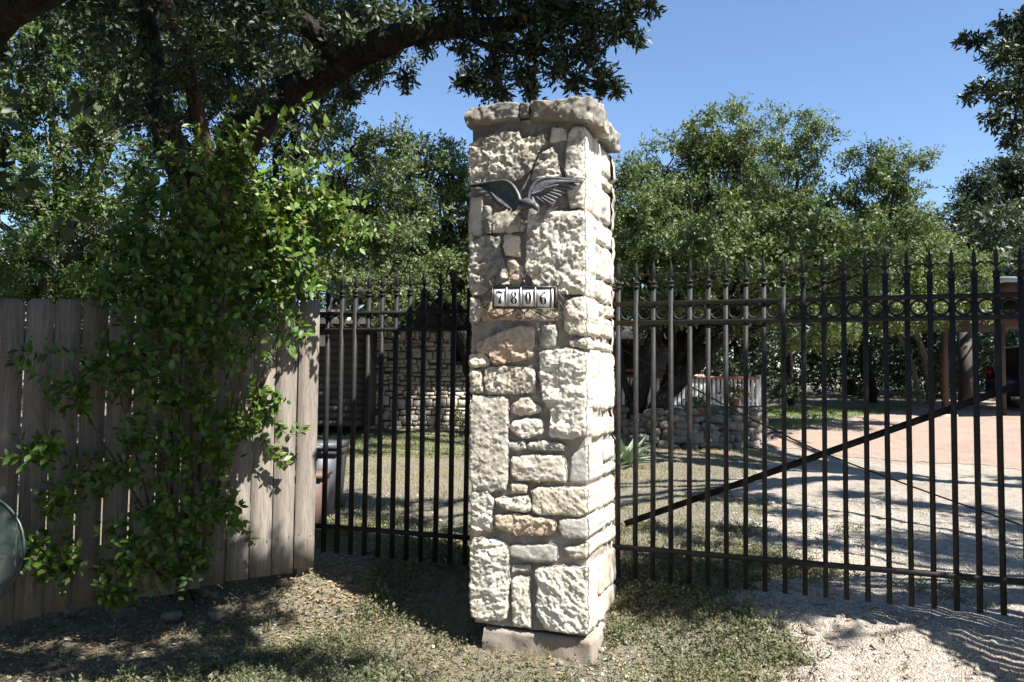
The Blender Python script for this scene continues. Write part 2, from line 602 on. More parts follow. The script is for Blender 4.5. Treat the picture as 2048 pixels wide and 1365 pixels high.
M['ground'] = ground_mat()
M['gravel'] = gravel_mat('limestone_gravel', (.26, .225, .185), (.345, .30, .255), (.42, .375, .32))
M['granite'] = gravel_mat('pink_granite_gravel', (.34, .25, .20), (.41, .305, .25), (.45, .35, .295), 140)
M['pebble'] = leaf_mat('limestone_pebble', [(.40, .37, .33), (.52, .49, .44), (.34, .31, .27), (.27, .24, .21), (.58, .55, .5)], .9, .0, spec=.1)

# ------------------------------------------------------------------ ground
gx = np.concatenate([-np.geomspace(400, 12, 18), np.arange(-11.5, -4.4, .25), np.arange(-4.4, 7, .06), np.arange(7.1, 20, .22), np.geomspace(20.5, 400, 18)])
gy = np.concatenate([-np.geomspace(300, 6, 12), np.arange(-5, 2.8, .3), np.arange(2.8, 9.5, .055), np.arange(9.6, 24, .13), np.arange(24, 60, 1.0), np.geomspace(61, 420, 14)])
GX, GY = np.meshgrid(gx, gy, indexing='ij')


def micro(x, y):
    return (0.010 * np.sin(x * 13 + 3 * np.sin(y * 5)) * np.sin(y * 11 + 2 * np.sin(x * 7)) + 0.006 * np.sin(x * 31 + y * 9 + 2 * np.sin(y * 23)) * np.sin(y * 37 - x * 5))


def GM(x, y):
    return G(x, y) + micro(x, y)


GZ = GM(GX, GY)
mb = MB(); mb.grid(np.stack([GX, GY, GZ], -1))
mb.build('ground', M['ground'], None, True, kind='structure')


def inpoly(x, y, poly):
    ins = np.zeros(x.shape, bool)
    n = len(poly)
    for i in range(n):
        x0, y0 = poly[i][:2]; x1, y1 = poly[(i + 1) % n][:2]
        c = ((y0 > y) != (y1 > y))
        with np.errstate(divide='ignore', invalid='ignore'):
            xi = (x1 - x0) * (y - y0) / (y1 - y0 + 1e-12) + x0
        ins ^= c & (x < xi)
    return ins


def wobble(x, y):
    x = x + .05 * np.sin(23 * x + 5 * np.sin(17 * y)) + .03 * np.sin(41 * y + 13 * x)
    return (x + .13 * np.sin(y * 3.1 + 1.1 * np.sin(x * 4)) + .05 * np.sin(y * 11 + x * 6), y + .10 * np.sin(x * 3.7 + np.sin(y * 5)) + .05 * np.sin(x * 13 + 2))


def sheet(name, poly, lift, mat):
    cx = (GX[:-1, :-1] + GX[1:, 1:]) / 2; cy = (GY[:-1, :-1] + GY[1:, 1:]) / 2
    wx, wy = wobble(cx, cy)
    m = inpoly(wx, wy, poly)
    a, b = GX.shape
    ii, jj = np.nonzero(m)
    Q = np.stack([ii * b + jj, ii * b + jj + 1, (ii + 1) * b + jj + 1, (ii + 1) * b + jj], -1)
    u, inv = np.unique(Q.ravel(), return_inverse=True)
    V = np.stack([GX.ravel()[u], GY.ravel()[u], GZ.ravel()[u] + lift], -1)
    return link(name, mk_mesh(name, V, inv.reshape(-1, 4), mat, True), None, kind='structure')


drive_poly = [tuple(gh(*p)[:2]) for p in [(1500, 1364), (1610, 1290), (1500, 1205), (1600, 1150), (1520, 1085), (1530, 1010), (1440, 975), (1560, 925), (1530, 872), (1640, 850), (1760, 826), (1850, 806), (1905, 798)]]
drive_poly += [(16.0, 17.5), (26, 15), (22, 2), (9, -6), (-1.0, -6), (-1.0, 1.2), (1.0, 2.4)]
sheet('driveway', drive_poly, .006, M['gravel'])
g1 = [tuple(gh(*p)[:2]) for p in [(1535, 895), (1640, 905), (1700, 918), (1820, 925), (1950, 930), (2048, 940)]] + [(9.0, 6.2), (22, 4), (28, 16), (16.2, 17.8)] + [tuple(gh(*p)[:2]) for p in [(1900, 802), (1800, 822), (1700, 838), (1600, 856), (1525, 878)]]
sheet('pink_gravel_drive', g1, .012, M['granite'])

# ------------------------------------------------------------------ the stone pillar
FRx, FRy = 0.388, 4.254
PB = N @ np.array([FRx, FRy, 0])           # plane constant of the front face
DEPTH = 0.60
FR0 = np.array([FRx, FRy, 0.0])


def face(px, py, out=0.0):
    """pixel -> (a,z) on the front plane, moved out towards the camera"""
    d = ray(px, py); c = np.array([0, 0, CAMZ])
    t = (PB - out - N @ c) / (N @ d)
    p = c + d * t
    return (p - FR0) @ E, p[2]


_l0, _l1 = face(943, 300), face(947, 1230)
_r0, _r1 = face(1166, 270), face(1175, 1240)


def aL(z): return _l0[0] + (z - _l0[1]) / (_l1[1] - _l0[1]) * (_l1[0] - _l0[0])
def aR(z): return _r0[0] + (z - _r0[1]) / (_r1[1] - _r0[1]) * (_r1[0] - _r0[0])


def Wf(u, z, o): return FR0 + E * u[:, None] - N * o[:, None] + UP * z[:, None]
def Wr(u, z, o): return FR0 + E * (aR(z) + o)[:, None] + N * u[:, None] + UP * z[:, None]
def Wl(u, z, o): return FR0 + E * (aL(z) - o)[:, None] + N * u[:, None] + UP * z[:, None]
def Wb(u, z, o): return FR0 + E * u[:, None] + N * (DEPTH + o)[:, None] + UP * z[:, None]


def fbm(P, sc, octv, H=.9, off=0.0):
    out = np.empty(len(P))
    for i, p in enumerate(P):
        out[i] = noise.fractal((p[0] * sc + off, p[1] * sc + off, p[2] * sc - off), H, 2.1, octv)
    return out


def facets(P, sc, slope, seed):
    """broken rock: every cell of a jittered 3-D grid is a small tilted plane"""
    Q = P * sc + seed * 1.37
    base = np.floor(Q)
    best = np.full(len(P), 1e9); h = np.zeros(len(P))
    for dx in (-1, 0, 1):
        for dy in (-1, 0, 1):
            for dz in (-1, 0, 1):
                c = base + np.array([dx, dy, dz])
                k = c[:, 0] * 127.1 + c[:, 1] * 311.7 + c[:, 2] * 74.7 + seed
                r = [np.modf(np.abs(np.sin(k * a) * 43758.5453))[0] for a in (1.0, 1.37, 1.91, 2.63, 3.11, 3.77, 4.19)]
                q = c + np.stack(r[:3], 1)
                d = Q - q
                dist = (d ** 2).sum(1)
                g = np.stack(r[3:6], 1) - .5
                v = (d * g).sum(1) * 2 * slope + (r[6] - .5) * .5
                m = dist < best
                best[m] = dist[m]; h[m] = v[m]
    return h / sc


def inpoly_np(I, B):
    return inpoly(I[:, 0], I[:, 1], [tuple(b) for b in B])


def stone_mesh(name, poly, W, out0, back, mat, rough=1.0, res=.0075, wig=.005, pillow=.010, seed=0, bev=.009):
    poly = chaikin(poly, 1, cut=.12)
    d = np.r_[0, np.cumsum(np.linalg.norm(np.diff(np.vstack([poly, poly[:1]]), axis=0), axis=1))]
    n = int(np.clip(d[-1] / res, 20, 190))
    s = np.linspace(0, d[-1], n, endpoint=False)
    pc = np.vstack([poly, poly[:1]])
    B = np.stack([np.interp(s, d, pc[:, 0]), np.interp(s, d, pc[:, 1])], 1)
    c = B.mean(0)
    rad = B - c; rl = np.linalg.norm(rad, axis=1)
    if wig:
        w = np.array([noise.fractal((b[0] * 22 + seed, b[1] * 22, seed * 1.7), .8, 2, 4) for b in B]) * wig * 1.6
        B = B + rad / rl[:, None] * w[:, None]
        rad = B - c; rl = np.linalg.norm(rad, axis=1)
    lo, hi = B.min(0), B.max(0)
    gxx, gzz = np.meshgrid(np.arange(lo[0], hi[0], res), np.arange(lo[1], hi[1], res * .87))
    gxx = gxx + (np.arange(gxx.shape[0]) % 2)[:, None] * res * .5
    rg = np.random.default_rng(seed + 500)
    I = np.stack([gxx.ravel(), gzz.ravel()], 1) + rg.normal(size=(gxx.size, 2)) * res * .12

    def bdist(I):
        # distance to the outline and the outward direction there
        d2 = ((I[:, None] - B[None]) ** 2).sum(-1)
        j = d2.argmin(1)
        return np.sqrt(d2[np.arange(len(I)), j]), j
    I = I[inpoly_np(I, B)]
    ds, jj = bdist(I)
    k_ = ds > res * .55
    I, ds, jj = I[k_], ds[k_], jj[k_]
    pts = [Vector((p[0], p[1])) for p in np.vstack([B, I])]
    res_ = delaunay_2d_cdt(pts, [(i, (i + 1) % n) for i in range(n)], [], 1, 1e-7)
    vo, _, fo, orig = res_[0], res_[1], res_[2], res_[3]
    if len(vo) != len(pts):
        I2 = np.array([(v.x, v.y) for v in vo])
    else:
        I2 = np.array([(v.x, v.y) for v in vo])
    m0 = len(I2)
    # map boundary indices
    bi = np.zeros(n, int)
    for vi, og in enumerate(orig):
        for q_ in og:
            if q_ < n: bi[q_] = vi
    d_all, j_all = bdist(I2)
    d_all[bi] = 0
    rmax = max(.03, np.percentile(d_all, 98))
    q = np.clip(1 - d_all / bev, 0, 1)
    o = out0 + pillow * (1 - (1 - np.clip(d_all / rmax, 0, 1)) ** 2.2) - bev * (1 - np.sqrt(np.clip(1 - q * q, 0, 1)))
    rdn = rad / rl[:, None]
    U, Z, O = [I2[:, 0]], [I2[:, 1]], [o]
    RD = [rdn[j_all] * (q ** 2)[:, None]]; OAl = [1 - q ** 3]
    K = max(2, int((out0 - bev + back) / (res * 2.2)))
    for k in range(1, K + 1):
        oo = np.full(n, out0 - bev) - (out0 - bev + back) * k / K
        U.append(B[:, 0]); Z.append(B[:, 1]); O.append(oo); RD.append(rdn); OAl.append(np.zeros(n))
    U = np.concatenate(U); Z = np.concatenate(Z); O = np.concatenate(O); RD = np.concatenate(RD); OA = np.concatenate(OAl)
    P3 = W(U, Z, O)
    h = fbm(P3, 9, 5, .75, seed * 3.1)
    # chisel grain runs diagonally down the faces
    rs_ = np.random.default_rng(seed + 900)
    gd = rs_.choice([-1.0, 1.0, 1.0, .2, 0.0]); gs = rs_.uniform(1.0, 2.2)
    PG_ = np.stack([P3[:, 0] * .8 + gd * P3[:, 2] * .9, P3[:, 1] * .8, (P3[:, 2] - gd * P3[:, 0]) * gs], 1)
    rough = rough * rs_.uniform(.5, .95)
    h2 = fbm(PG_, 19, 4, .6, seed * 1.3)
    h3 = fbm(PG_, 62, 3, .5, seed * 2.3)
    dis = rough * (.006 * h + .13 * facets(PG_, 11, .55, seed) + .20 * facets(PG_, 27, .6, seed + 3) + .26 * facets(PG_ * np.array([1, 1, .7]), 60, .6, seed + 5) + .0016 * h3)
    if rough > .9: dis = dis - .008 * rough * np.clip(fbm(P3, 13, 2, .8, seed + 70.) - .28, 0, .5) * 2
    dis = dis * np.where(OA > 0, 1, .6)
    U = U + RD[:, 0] * dis * .7; Z = Z + RD[:, 1] * dis * .7
    O = O + OA * dis
    V = W(U, Z, O)
    T = [tuple(f) for f in fo if len(f) == 3]
    Q = []
    for k in range(K):
        for i in range(n):
            i2 = (i + 1) % n
            a0, a1 = (bi[i], bi[i2]) if k == 0 else (m0 + (k - 1) * n + i, m0 + (k - 1) * n + i2)
            Q.append((a0, m0 + k * n + i, m0 + k * n + i2, a1))
    return mk_mesh(name, V, [np.array(Q), np.array(T)], mat, True)


def T1(p): return [(900 + .2637 * x, 160 + .2637 * y) for x, y in p]
def T2(p): return [(900 + .2637 * x, 460 + .2637 * y) for x, y in p]
def T3(p): return [(900 + .2637 * x, 740 + .2637 * y) for x, y in p]
def T4(p): return [(900 + .2637 * x, 1000 + .2637 * y) for x, y in p]


base_pt = FR0 + E * (-.32) + N * .3
pillar = thing('stone_pillar', 'tall white limestone pillar with bird plaque and house number between fence and gate', 'pillar', (base_pt[0], base_pt[1], 0))
# polygon, material, proudness, roughness, corner side length (None = face stone)
front = [
    (T1([(165, 490), (250, 430), (380, 400), (520, 385), (535, 450), (640, 430), (715, 400), (720, 470), (650, 560), (605, 680), (540, 735), (420, 775), (230, 790), (168, 780)]), 'lime', .034, 1.9, None),
    (T1([(770, 365), (870, 365), (882, 455), (762, 468)]), 'lime', .012, .8, None),
    (T1([(692, 560), (770, 508), (812, 590), (832, 735), (760, 755), (620, 775), (608, 740), (658, 620)]), 'lime', .026, 1.8, None),
    (T1([(893, 410), (930, 370), (1005, 350), (1010, 955), (905, 965), (880, 770), (866, 650)]), 'lime_white', .022, .9, .34),
    (T1([(165, 905), (245, 885), (245, 1060), (232, 1185), (172, 1172)]), 'lime_smooth', .010, .6, None),
    (T1([(262, 955), (312, 975), (312, 1150), (270, 1168), (238, 1100)]), 'lime_grey', .018, .9, None),
    (T1([(322, 1015), (480, 985), (550, 1050), (558, 1145), (400, 1155), (325, 1155)]), 'lime', .018, 1.1, None),
    (T1([(588, 1030), (700, 1008), (960, 990), (1012, 1040)]) + T2([(1022, 490), (872, 482), (650, 425), (570, 300), (578, 60)]), 'lime_white', .034, 1.5, .20),
    (T2([(162, 100), (270, 45), (372, 50), (384, 150), (424, 290), (440, 410), (330, 432), (245, 490), (165, 470)]), 'lime_grey', .028, 2.0, None),
    (T2([(408, 45), (440, 28), (525, 58), (530, 205), (470, 198), (414, 180)]), 'lime_white', .016, .9, None),
    (T2([(432, 225), (480, 215), (545, 270), (540, 410), (455, 415)]), 'lime_orange', .012, 1.2, None),
    (T2([(165, 505), (225, 520), (245, 610), (212, 690), (168, 695)]), 'lime_grey', .016, 1.3, None),
    (T2([(250, 520), (560, 500), (820, 520), (845, 690), (430, 680), (235, 690)]), 'lime_orange', .008, .8, None),
    (T2([(862, 570), (925, 515), (1030, 520), (1030, 790), (950, 792), (868, 770)]), 'lime', .026, 1.5, .24),
    (T2([(690, 740), (722, 720), (800, 725), (806, 870), (740, 895), (680, 885)]), 'lime_grey', .016, .8, None),
    (T2([(205, 850), (330, 795), (500, 735), (632, 735), (640, 870), (612, 960), (500, 1002), (330, 1020), (290, 945), (195, 915)]), 'lime_orange', .034, 1.7, None),
    (T2([(168, 945), (240, 935), (292, 975), (292, 1030), (175, 1040)]), 'lime', .022, 1.2, None),
    (T2([(898, 835), (1025, 825), (1028, 890), (985, 900), (905, 880)]), 'lime', .018, 1.2, .13),
    (T2([(680, 925), (900, 905), (1026, 940)]) + T3([(1030, 505), (880, 528), (745, 505), (768, 330), (690, 220), (680, 60)]), 'lime_white', .036, 1.4, .11),
    (T2([(258, 1050), (440, 1038), (632, 1048), (645, 1180), (642, 1232), (500, 1242), (268, 1238)]), 'lime', .026, 1.4, None),
    (T2([(158, 1070), (232, 1068), (242, 1230), (200, 1242), (158, 1222)]), 'lime', .022, 1.1, None),
    (T3([(172, 205), (400, 203), (440, 228), (432, 905), (330, 922), (165, 902)]), 'lime_white', .028, 1.0, None),
    (T3([(470, 270), (540, 213), (600, 213), (692, 300), (640, 332), (530, 347), (475, 322)]), 'lime', .024, 1.1, None),
    (T3([(475, 390), (600, 373), (692, 385), (698, 480), (590, 512), (520, 500), (458, 450)]), 'lime_white', .030, 1.2, None),
    (T3([(448, 550), (560, 543), (572, 600), (500, 612), (448, 592)]), 'lime_grey', .022, 1.2, None),
    (T3([(598, 558), (730, 543), (862, 568), (864, 612), (760, 612), (600, 602)]), 'lime_grey', .026, 1.3, None),
    (T3([(465, 668), (600, 653), (872, 663), (874, 852), (700, 842), (500, 842), (463, 800)]), 'lime', .028, 1.1, None),
    (T3([(925, 650), (985, 565), (1026, 580), (1022, 855), (905, 850)]), 'lime_smooth', .008, .5, .30),
    (T3([(465, 868), (577, 870), (577, 932), (463, 932)]), 'lime', .020, 1.0, None),
    (T3([(338, 973), (602, 963), (607, 1060), (560, 1082), (400, 1047), (345, 1005)]), 'lime', .030, 1.2, None),
    (T3([(628, 898), (1022, 893), (1024, 1105), (800, 1102), (623, 1090)]), 'lime', .026, .9, .22),
    (T3([(165, 930), (290, 918), (327, 980), (322, 1222), (178, 1212)]), 'lime_white', .022, 1.3, None),
    (T3([(345, 1108), (500, 1098), (792, 1148), (777, 1252), (540, 1252), (340, 1202)]), 'lime_orange', .034, 1.4, None),
    (T3([(833, 1138), (1030, 1128), (1032, 1277), (850, 1272), (823, 1200)]), 'lime_smooth', .024, .6, .36),
    (T4([(155, 298), (360, 298), (442, 380), (432, 902), (250, 922), (172, 880)]), 'lime_white', .034, 1.0, None),
    (T4([(455, 348), (802, 343), (808, 472), (620, 472), (455, 430)]), 'lime_smooth', .028, .5, None),
    (T4([(868, 368), (1032, 333), (1036, 432), (960, 442), (885, 425)]), 'lime', .022, 1.2, .28),
    (T4([(468, 500), (612, 498), (604, 548), (468, 548)]), 'lime_grey', .012, .8, None),
    (T4([(473, 588), (602, 588), (612, 960), (550, 972), (473, 952)]), 'lime_white', .022, .8, None),
    (T4([(643, 528), (820, 508), (1002, 520), (1040, 600), (1042, 1000), (960, 1012), (720, 982), (648, 870), (668, 700)]), 'lime_white', .040, 1.0, .17),
]
corner_iv = []
for k, (pl, mt, proud, rg, side) in enumerate(front):
    az = np.array([face(x, y, proud * .85) for x, y in pl])
    cen_ = az.mean(0); az = cen_ + (az - cen_) * (1 + .006 / np.abs(az - cen_).max(0).clip(.03, 1))
    for q in az:
        if q[0] < aL(q[1]) + .022: q[0] = aL(q[1]) - .012
        if side and q[0] > aR(q[1]) - .03: q[0] = aR(q[1]) + .014
    back = side if side else .05
    me = stone_mesh('stone', az, Wf, proud * .85 + .001, back, M[mt], rg, seed=k, wig=.006 if rg > .7 else .003, pillow=.001 + .004 * rg)
    link('stone', me, pillar)
    if side: corner_iv.append((az[:, 1].min(), az[:, 1].max(), side))

# right face: what lies behind each corner stone, and the gaps between them
zb_body, zt_body = face(1060, 1255)[1], face(1060, 262)[1]
corner_iv.sort()
cells = []
for z0, z1, s in corner_iv:
    u = s + .018
    if z1 - z0 > .2:
        cuts = [z0] + sorted(random.uniform(z0 + .07, z1 - .07) for _ in range(int((z1 - z0) / .2))) + [z1]
    else:
        cuts = [z0, z1]
    for a, b in zip(cuts[:-1], cuts[1:]):
        if b - a < .035: continue
        uu = u
        while uu < DEPTH - .06:
            w = random.uniform(.12, .30)
            if DEPTH - uu - w < .09: w = DEPTH - uu
            cells.append((uu, uu + w, a, b)); uu += w
prev = zb_body
for z0, z1, s in corner_iv + [(zt_body, zt_body, 0)]:
    if z0 - prev > .04: cells.append((.0, .22, prev, z0)); cells.append((.24, DEPTH, prev, z0))
    prev = max(prev, z1)
sm = ['lime', 'lime_white', 'lime', 'lime_white', 'lime_smooth', 'lime_orange', 'lime_white']
k = 100


def irr(u0, u1, z0, z1, g=.009, j=.012):
    r = lambda: random.uniform(-j, j)
    um, zm = (u0 + u1) / 2, (z0 + z1) / 2
    return [(u0 + g + r() * .4, z0 + g + r() * .4), (um + r(), z0 + g + r() * .5), (u1 - g + r() * .4, z0 + g + r() * .4), (u1 - g + r() * .5, zm + r()),
            (u1 - g + r() * .4, z1 - g + r() * .4), (um + r(), z1 - g + r() * .5), (u0 + g + r() * .4, z1 - g + r() * .4), (u0 + g + r() * .5, zm + r())]


for (u0, u1, z0, z1) in cells:
    me = stone_mesh('stone', irr(u0, u1, z0, z1), Wr, random.uniform(.009, .019), .05, M[random.choice(sm)], random.uniform(.5, 1.0), res=.011, seed=k, pillow=.003)
    link('stone', me, pillar); k += 1
# left and back faces, seen only from the side
for W, umax in ((Wl, DEPTH), (Wb, .64)):
    z = zb_body
    while z < zt_body - .1:
        h = random.uniform(.14, .34); h = min(h, zt_body - z)
        u = 0.0
        while u < umax - .05:
            w = random.uniform(.14, .36)
            if umax - u - w < .1: w = umax - u
            u0, u1 = (u, u + w) if W is Wl else (u - .62, u + w - .62)
            me = stone_mesh('stone', irr(u0, u1, z, z + h), W, random.uniform(.012, .03), .05, M[random.choice(sm)], 1.0, res=.022, seed=k)
            link('stone', me, pillar); k += 1
            u += w
        z += h

# mortar core


def core_mesh(zb, zt, inset, name, mat, amp, res=.014):
    mb = MB()
    nz = int((zt - zb) / res)
    zs = np.linspace(zb, zt, nz)
    nu = int(.6 / res)
    U, Zg = np.meshgrid(np.linspace(0, 1, nu), zs, indexing='ij')
    u = U.ravel(); z = Zg.ravel()
    for W, lo, hi in ((Wf, None, None), (Wr, 0, 1), (Wl, 0, 1), (Wb, None, None)):
        if lo is None:
            uu = aL(z) + inset + u * (aR(z) - aL(z) - 2 * inset)
        else:
            uu = inset + u * (DEPTH - 2 * inset)
        P = W(uu, z, np.full(len(z), -inset))
        edge = np.clip(np.minimum(u, 1 - u) * 8, 0, 1)
        d = fbm(P, 12, 4, .8) * amp * edge
        P = W(uu, z, d - inset)
        mb.grid(P.reshape(nu, nz, 3))
    z = np.array([zt] * 4)
    a0, a1 = aL(zt) + inset, aR(zt) - inset
    mb.add([FR0 + E * a + N * b + UP * zt for a, b in ((a0, inset), (a1, inset), (a1, DEPTH - inset), (a0, DEPTH - inset))], [(0, 1, 2, 3)])
    return mb.build(name, mat, pillar, True)


core_mesh(zb_body - .01, face(1060, 240)[1], .006, 'mortar_core', M['mortar'], .018)
# concrete footing
fz0, fz1 = -.25, face(1060, 1264)[1]
fa0, fa1 = face(969, 1290)[0], face(1186, 1290)[0]


def rounded_box_pillar(name, a0, a1, b0, b1, z0, z1, mat, amp=.006, res=.02, taper=0.02):
    mb = MB()
    nz = max(3, int((z1 - z0) / res))
    per = []
    for (s, t) in (((a0, b0), (a1, b0)), ((a1, b0), (a1, b1)), ((a1, b1), (a0, b1)), ((a0, b1), (a0, b0))):
        n = int(max(abs(t[0] - s[0]), abs(t[1] - s[1])) / res)
        for i in range(n): per.append((s[0] + (t[0] - s[0]) * i / n, s[1] + (t[1] - s[1]) * i / n))
    per = np.array(per); c = np.array([(a0 + a1) / 2, (b0 + b1) / 2])
    per = np.vstack([per, per[:1]])
    rows = []
    for zz, sc in [(z1, .02), (z1, .9)] + [(z, 1 + taper * (z1 - z)) for z in np.linspace(z1 - .004, z0, nz)]:
        pp = c + (per - c) * sc
        P = FR0 + E * pp[:, :1] + N * pp[:, 1:2] + UP * zz
        w = fbm(P, 7, 4) * amp
        w[-1] = w[0]
        d = unit(per - c)
        P = P + (E * d[:, :1] + N * d[:, 1:2]) * w[:, None]
        rows.append(P)
    mb.grid(np.array(rows))
    return mb.build(name, mat, pillar, True)


rounded_box_pillar('footing', fa0, fa1, .0 - .018, DEPTH + .02, fz0, fz1, M['concrete'], .016)

# cap: four rough slabs


def slab(name, quad_ab, z0, z1, mat, seed, amp=.015):
    """rough slab: outline in (a,b), bottom and top heights per corner"""
    pl = chaikin(np.array(quad_ab, float), 1, cut=.07)
    d = np.r_[0, np.cumsum(np.linalg.norm(np.diff(np.vstack([pl, pl[:1]]), axis=0), axis=1))]
    n = int(d[-1] / .008); s = np.linspace(0, d[-1], n, endpoint=False); pc = np.vstack([pl, pl[:1]])
    B = np.stack([np.interp(s, d, pc[:, 0]), np.interp(s, d, pc[:, 1])], 1)
    c = B.mean(0)
    am = B[:, 0].min(); aw = np.ptp(B[:, 0]) + 1e-6

    def zb(p): t = (p[:, 0] - am) / aw; return z0[0] + (z0[1] - z0[0]) * t
    def zt(p): t = (p[:, 0] - am) / aw; return z1[0] + (z1[1] - z1[0]) * t
    rows = []
    for sc, top, q in [(0.02, 0, 0), (.5, 0, 0), (.88, 0, 0), (.96, 0, .02)] + [(1.0 - .02 * abs(v - .5) ** 2 * 4, None, v) for v in np.linspace(.03, .97, 13)] + [(.96, 1, 1), (.85, 1, 1), (.65, 1, 1), (.4, 1, 1), (0.02, 1, 1)]:
        pp = c + (B - c) * sc
        zz = zb(pp) * (1 - q) + zt(pp) * q
        rows.append(FR0 + E * pp[:, :1] + N * pp[:, 1:2] + UP * zz[:, None])
    R = np.array(rows); sh = R.shape
    P = R.reshape(-1, 3)
    h = fbm(P, 7, 5, .7, seed) * amp
    h2 = facets(P, 9, .5, seed) * .16 + facets(P, 24, .6, seed + 2) * .22 + facets(P, 55, .6, seed + 4) * .22
    h3 = fbm(P, 5, 5, .6, seed + 9) * amp * .8
    cen = FR0 + E * c[0] + N * c[1]
    dv = P - cen; dv[:, 2] = 0; dv = unit(dv)
    rowi = np.repeat(np.arange(sh[0]), sh[1])
    side = ((rowi > 2) & (rowi < sh[0] - 3)).astype(float)
    P = P + dv * ((h + h2) * side)[:, None] + UP * (h3 * .8)[:, None]
    R = P.reshape(sh)
    R = np.concatenate([R, R[:, :1]], 1)
    mb = MB(); mb.grid(R)
    return mb.build(name, mat, pillar, True)


ov = .055
zcb = [face(940, 250, ov)[1], face(1035, 236, ov)[1], face(1190, 238, ov)[1]]
zct = [face(930, 215, ov)[1], face(1035, 204, ov)[1], face(1190, 192, ov)[1]]
ca0 = face(930, 230, ov)[0]; cm0 = face(1033, 230, ov)[0]; cm1 = face(1058, 230, ov)[0]; ca1 = face(1188, 225, ov)[0]
slab('cap_stone', [(ca0, -ov), (ca0 + .1, -ov - .01), (cm0, -ov), (cm0 + .01, .2), (cm0, .27), (ca0, .27)], (zcb[0], zcb[1]), (zct[0], zct[1]), M['cap'], 3)
slab('cap_stone', [(cm1, -ov), (ca1 - .1, -ov - .012), (ca1 - .01, -ov), (ca1 + .005, .05), (ca1, .3), (cm1, .3)], (zcb[1], zcb[2] - .01), (zct[1], zct[2]), M['cap'], 11, .018)
slab('cap_stone', [(cm0 - .1, .31), (ca1 - .005, .32), (ca1 - .01, DEPTH + ov * .6), (cm0 - .1, DEPTH + ov)], (zcb[1], zcb[2] - .005), (zct[1] - .01, zct[2] - .01), M['cap'], 17)
slab('cap_stone', [(ca0, .29), (cm0 - .12, .29), (cm0 - .12, DEPTH + ov), (ca0, DEPTH + ov)], (zcb[0], zcb[1]), (zct[0] - .01, zct[1] - .01), M['cap'], 23)
zc = (zcb[1] + zct[1]) / 2
slab('cap_mortar', [(cm0 + .008, -ov + .02), (cm1 - .008, -ov + .02), (cm1 - .006, .2), (cm0 + .01, .2)], (zcb[1] + .01, zcb[1] + .01), (zct[1] - .004, zct[1] - .004), M['mortar'], 29, .012)

# ------------------------------------------------------------------ bird plaque


def FW(px, py, out):
    a, z = face(px, py, out)
    return FR0 + E * a - N * out + UP * z


def B8(p): return [(920 + .12695 * x, 340 + .12695 * y) for x, y in p]


bird = thing('bird_plaque', 'grey metal bird with spread feathered wings mounted near the top of the stone pillar', 'sculpture', FW(1050, 400, .02))


def wing(lead, trail, out_root, out_tip, bulge, name, lead_r):
    """a curved plate between the leading edge and the trailing line"""
    n, m = 28, 10
    L = smooth_path(np.array(lead, float), n); T = smooth_path(np.array(trail, float), n)
    front, back = np.zeros((n, m, 3)), np.zeros((n, m, 3))
    for i in range(n):
        s = i / (n - 1)
        o = out_root + (out_tip - out_root) * s
        for j in range(m):
            t = j / (m - 1)
            p = L[i] * (1 - t) + T[i] * t
            bb = bulge * math.sin(math.pi * t)
            front[i, j] = FW(p[0], p[1], o + bb)
            back[i, j] = FW(p[0], p[1], o + bb - .008)
    mb = MB(); mb.grid(front); mb.grid(back)
    for e in (0, -1):
        mb.grid(np.stack([front[e], back[e]], 0)); mb.grid(np.stack([front[:, e], back[:, e]], 0))
    w = mb.build(name, M['lead'], bird, True)
    mb = MB()
    mb.tube([FW(p[0], p[1], out_root + (out_tip - out_root) * i / (n - 1) + .002) for i, p in enumerate(L)], np.linspace(lead_r, lead_r * .45, n), 8)
    mb.build('leading_edge', M['lead'], w, True)
    return w


def feather(root, tip, wpx, o0, o1, parent, notch=0):
    r = np.array(root, float); t = np.array(tip, float)
    d = t - r; L = np.linalg.norm(d); d /= L; s = np.array([-d[1], d[0]])
    n = 12; m = 5
    fr = np.zeros((n, m, 3)); bk = np.zeros((n, m, 3))
    for i in range(n):
        u = i / (n - 1)
        w = wpx * (0.8 + .3 * u) * math.sqrt(max(0, 1 - max(0, (u - .72) / .28) ** 2.2)) * .5
        w = max(w, .15)
        for j in range(m):
            v = (j / (m - 1)) * 2 - 1
            p = r + d * L * u + s * w * v
            o = o0 + (o1 - o0) * u + .0055 * (1 - v * v)
            fr[i, j] = FW(p[0], p[1], o); bk[i, j] = FW(p[0], p[1], o - .004 - .0055 * (1 - v * v))
    mb = MB(); mb.grid(fr); mb.grid(bk)
    mb.grid(np.stack([fr[-1], bk[-1]], 0)); mb.grid(np.stack([fr[:, 0], bk[:, 0]], 0)); mb.grid(np.stack([fr[:, -1], bk[:, -1]], 0))
    mb.build('feather', M['lead'], parent, True)


w = wing(B8([(1085, 470), (1080, 400), (1110, 310), (1160, 230), (1250, 160), (1350, 132), (1500, 130), (1700, 150), (1950, 178)]),
         B8([(1230, 560), (1180, 480), (1200, 420), (1250, 390), (1330, 350), (1400, 310), (1500, 250), (1700, 215), (1930, 205)]), .095, .035, .012, 'wing', .011)
for a, b, wd in [((1480, 225), (1842, 240), 60), ((1440, 265), (1785, 305), 60), ((1390, 300), (1680, 368), 58), ((1350, 330), (1610, 412), 56), ((1310, 355), (1545, 460), 56), ((1265, 380), (1495, 505), 54), ((1225, 400), (1440, 540), 52), ((1190, 420), (1385, 565), 50), ((1150, 430), (1330, 575), 46), ((1120, 440), (1280, 565), 44)]:
    s = (a[0] - 1100) / 800
    feather(B8([a])[0], B8([b])[0], wd * .12695, .088 - .05 * s, .058 - .03 * (b[0] - 1280) / 600, w)
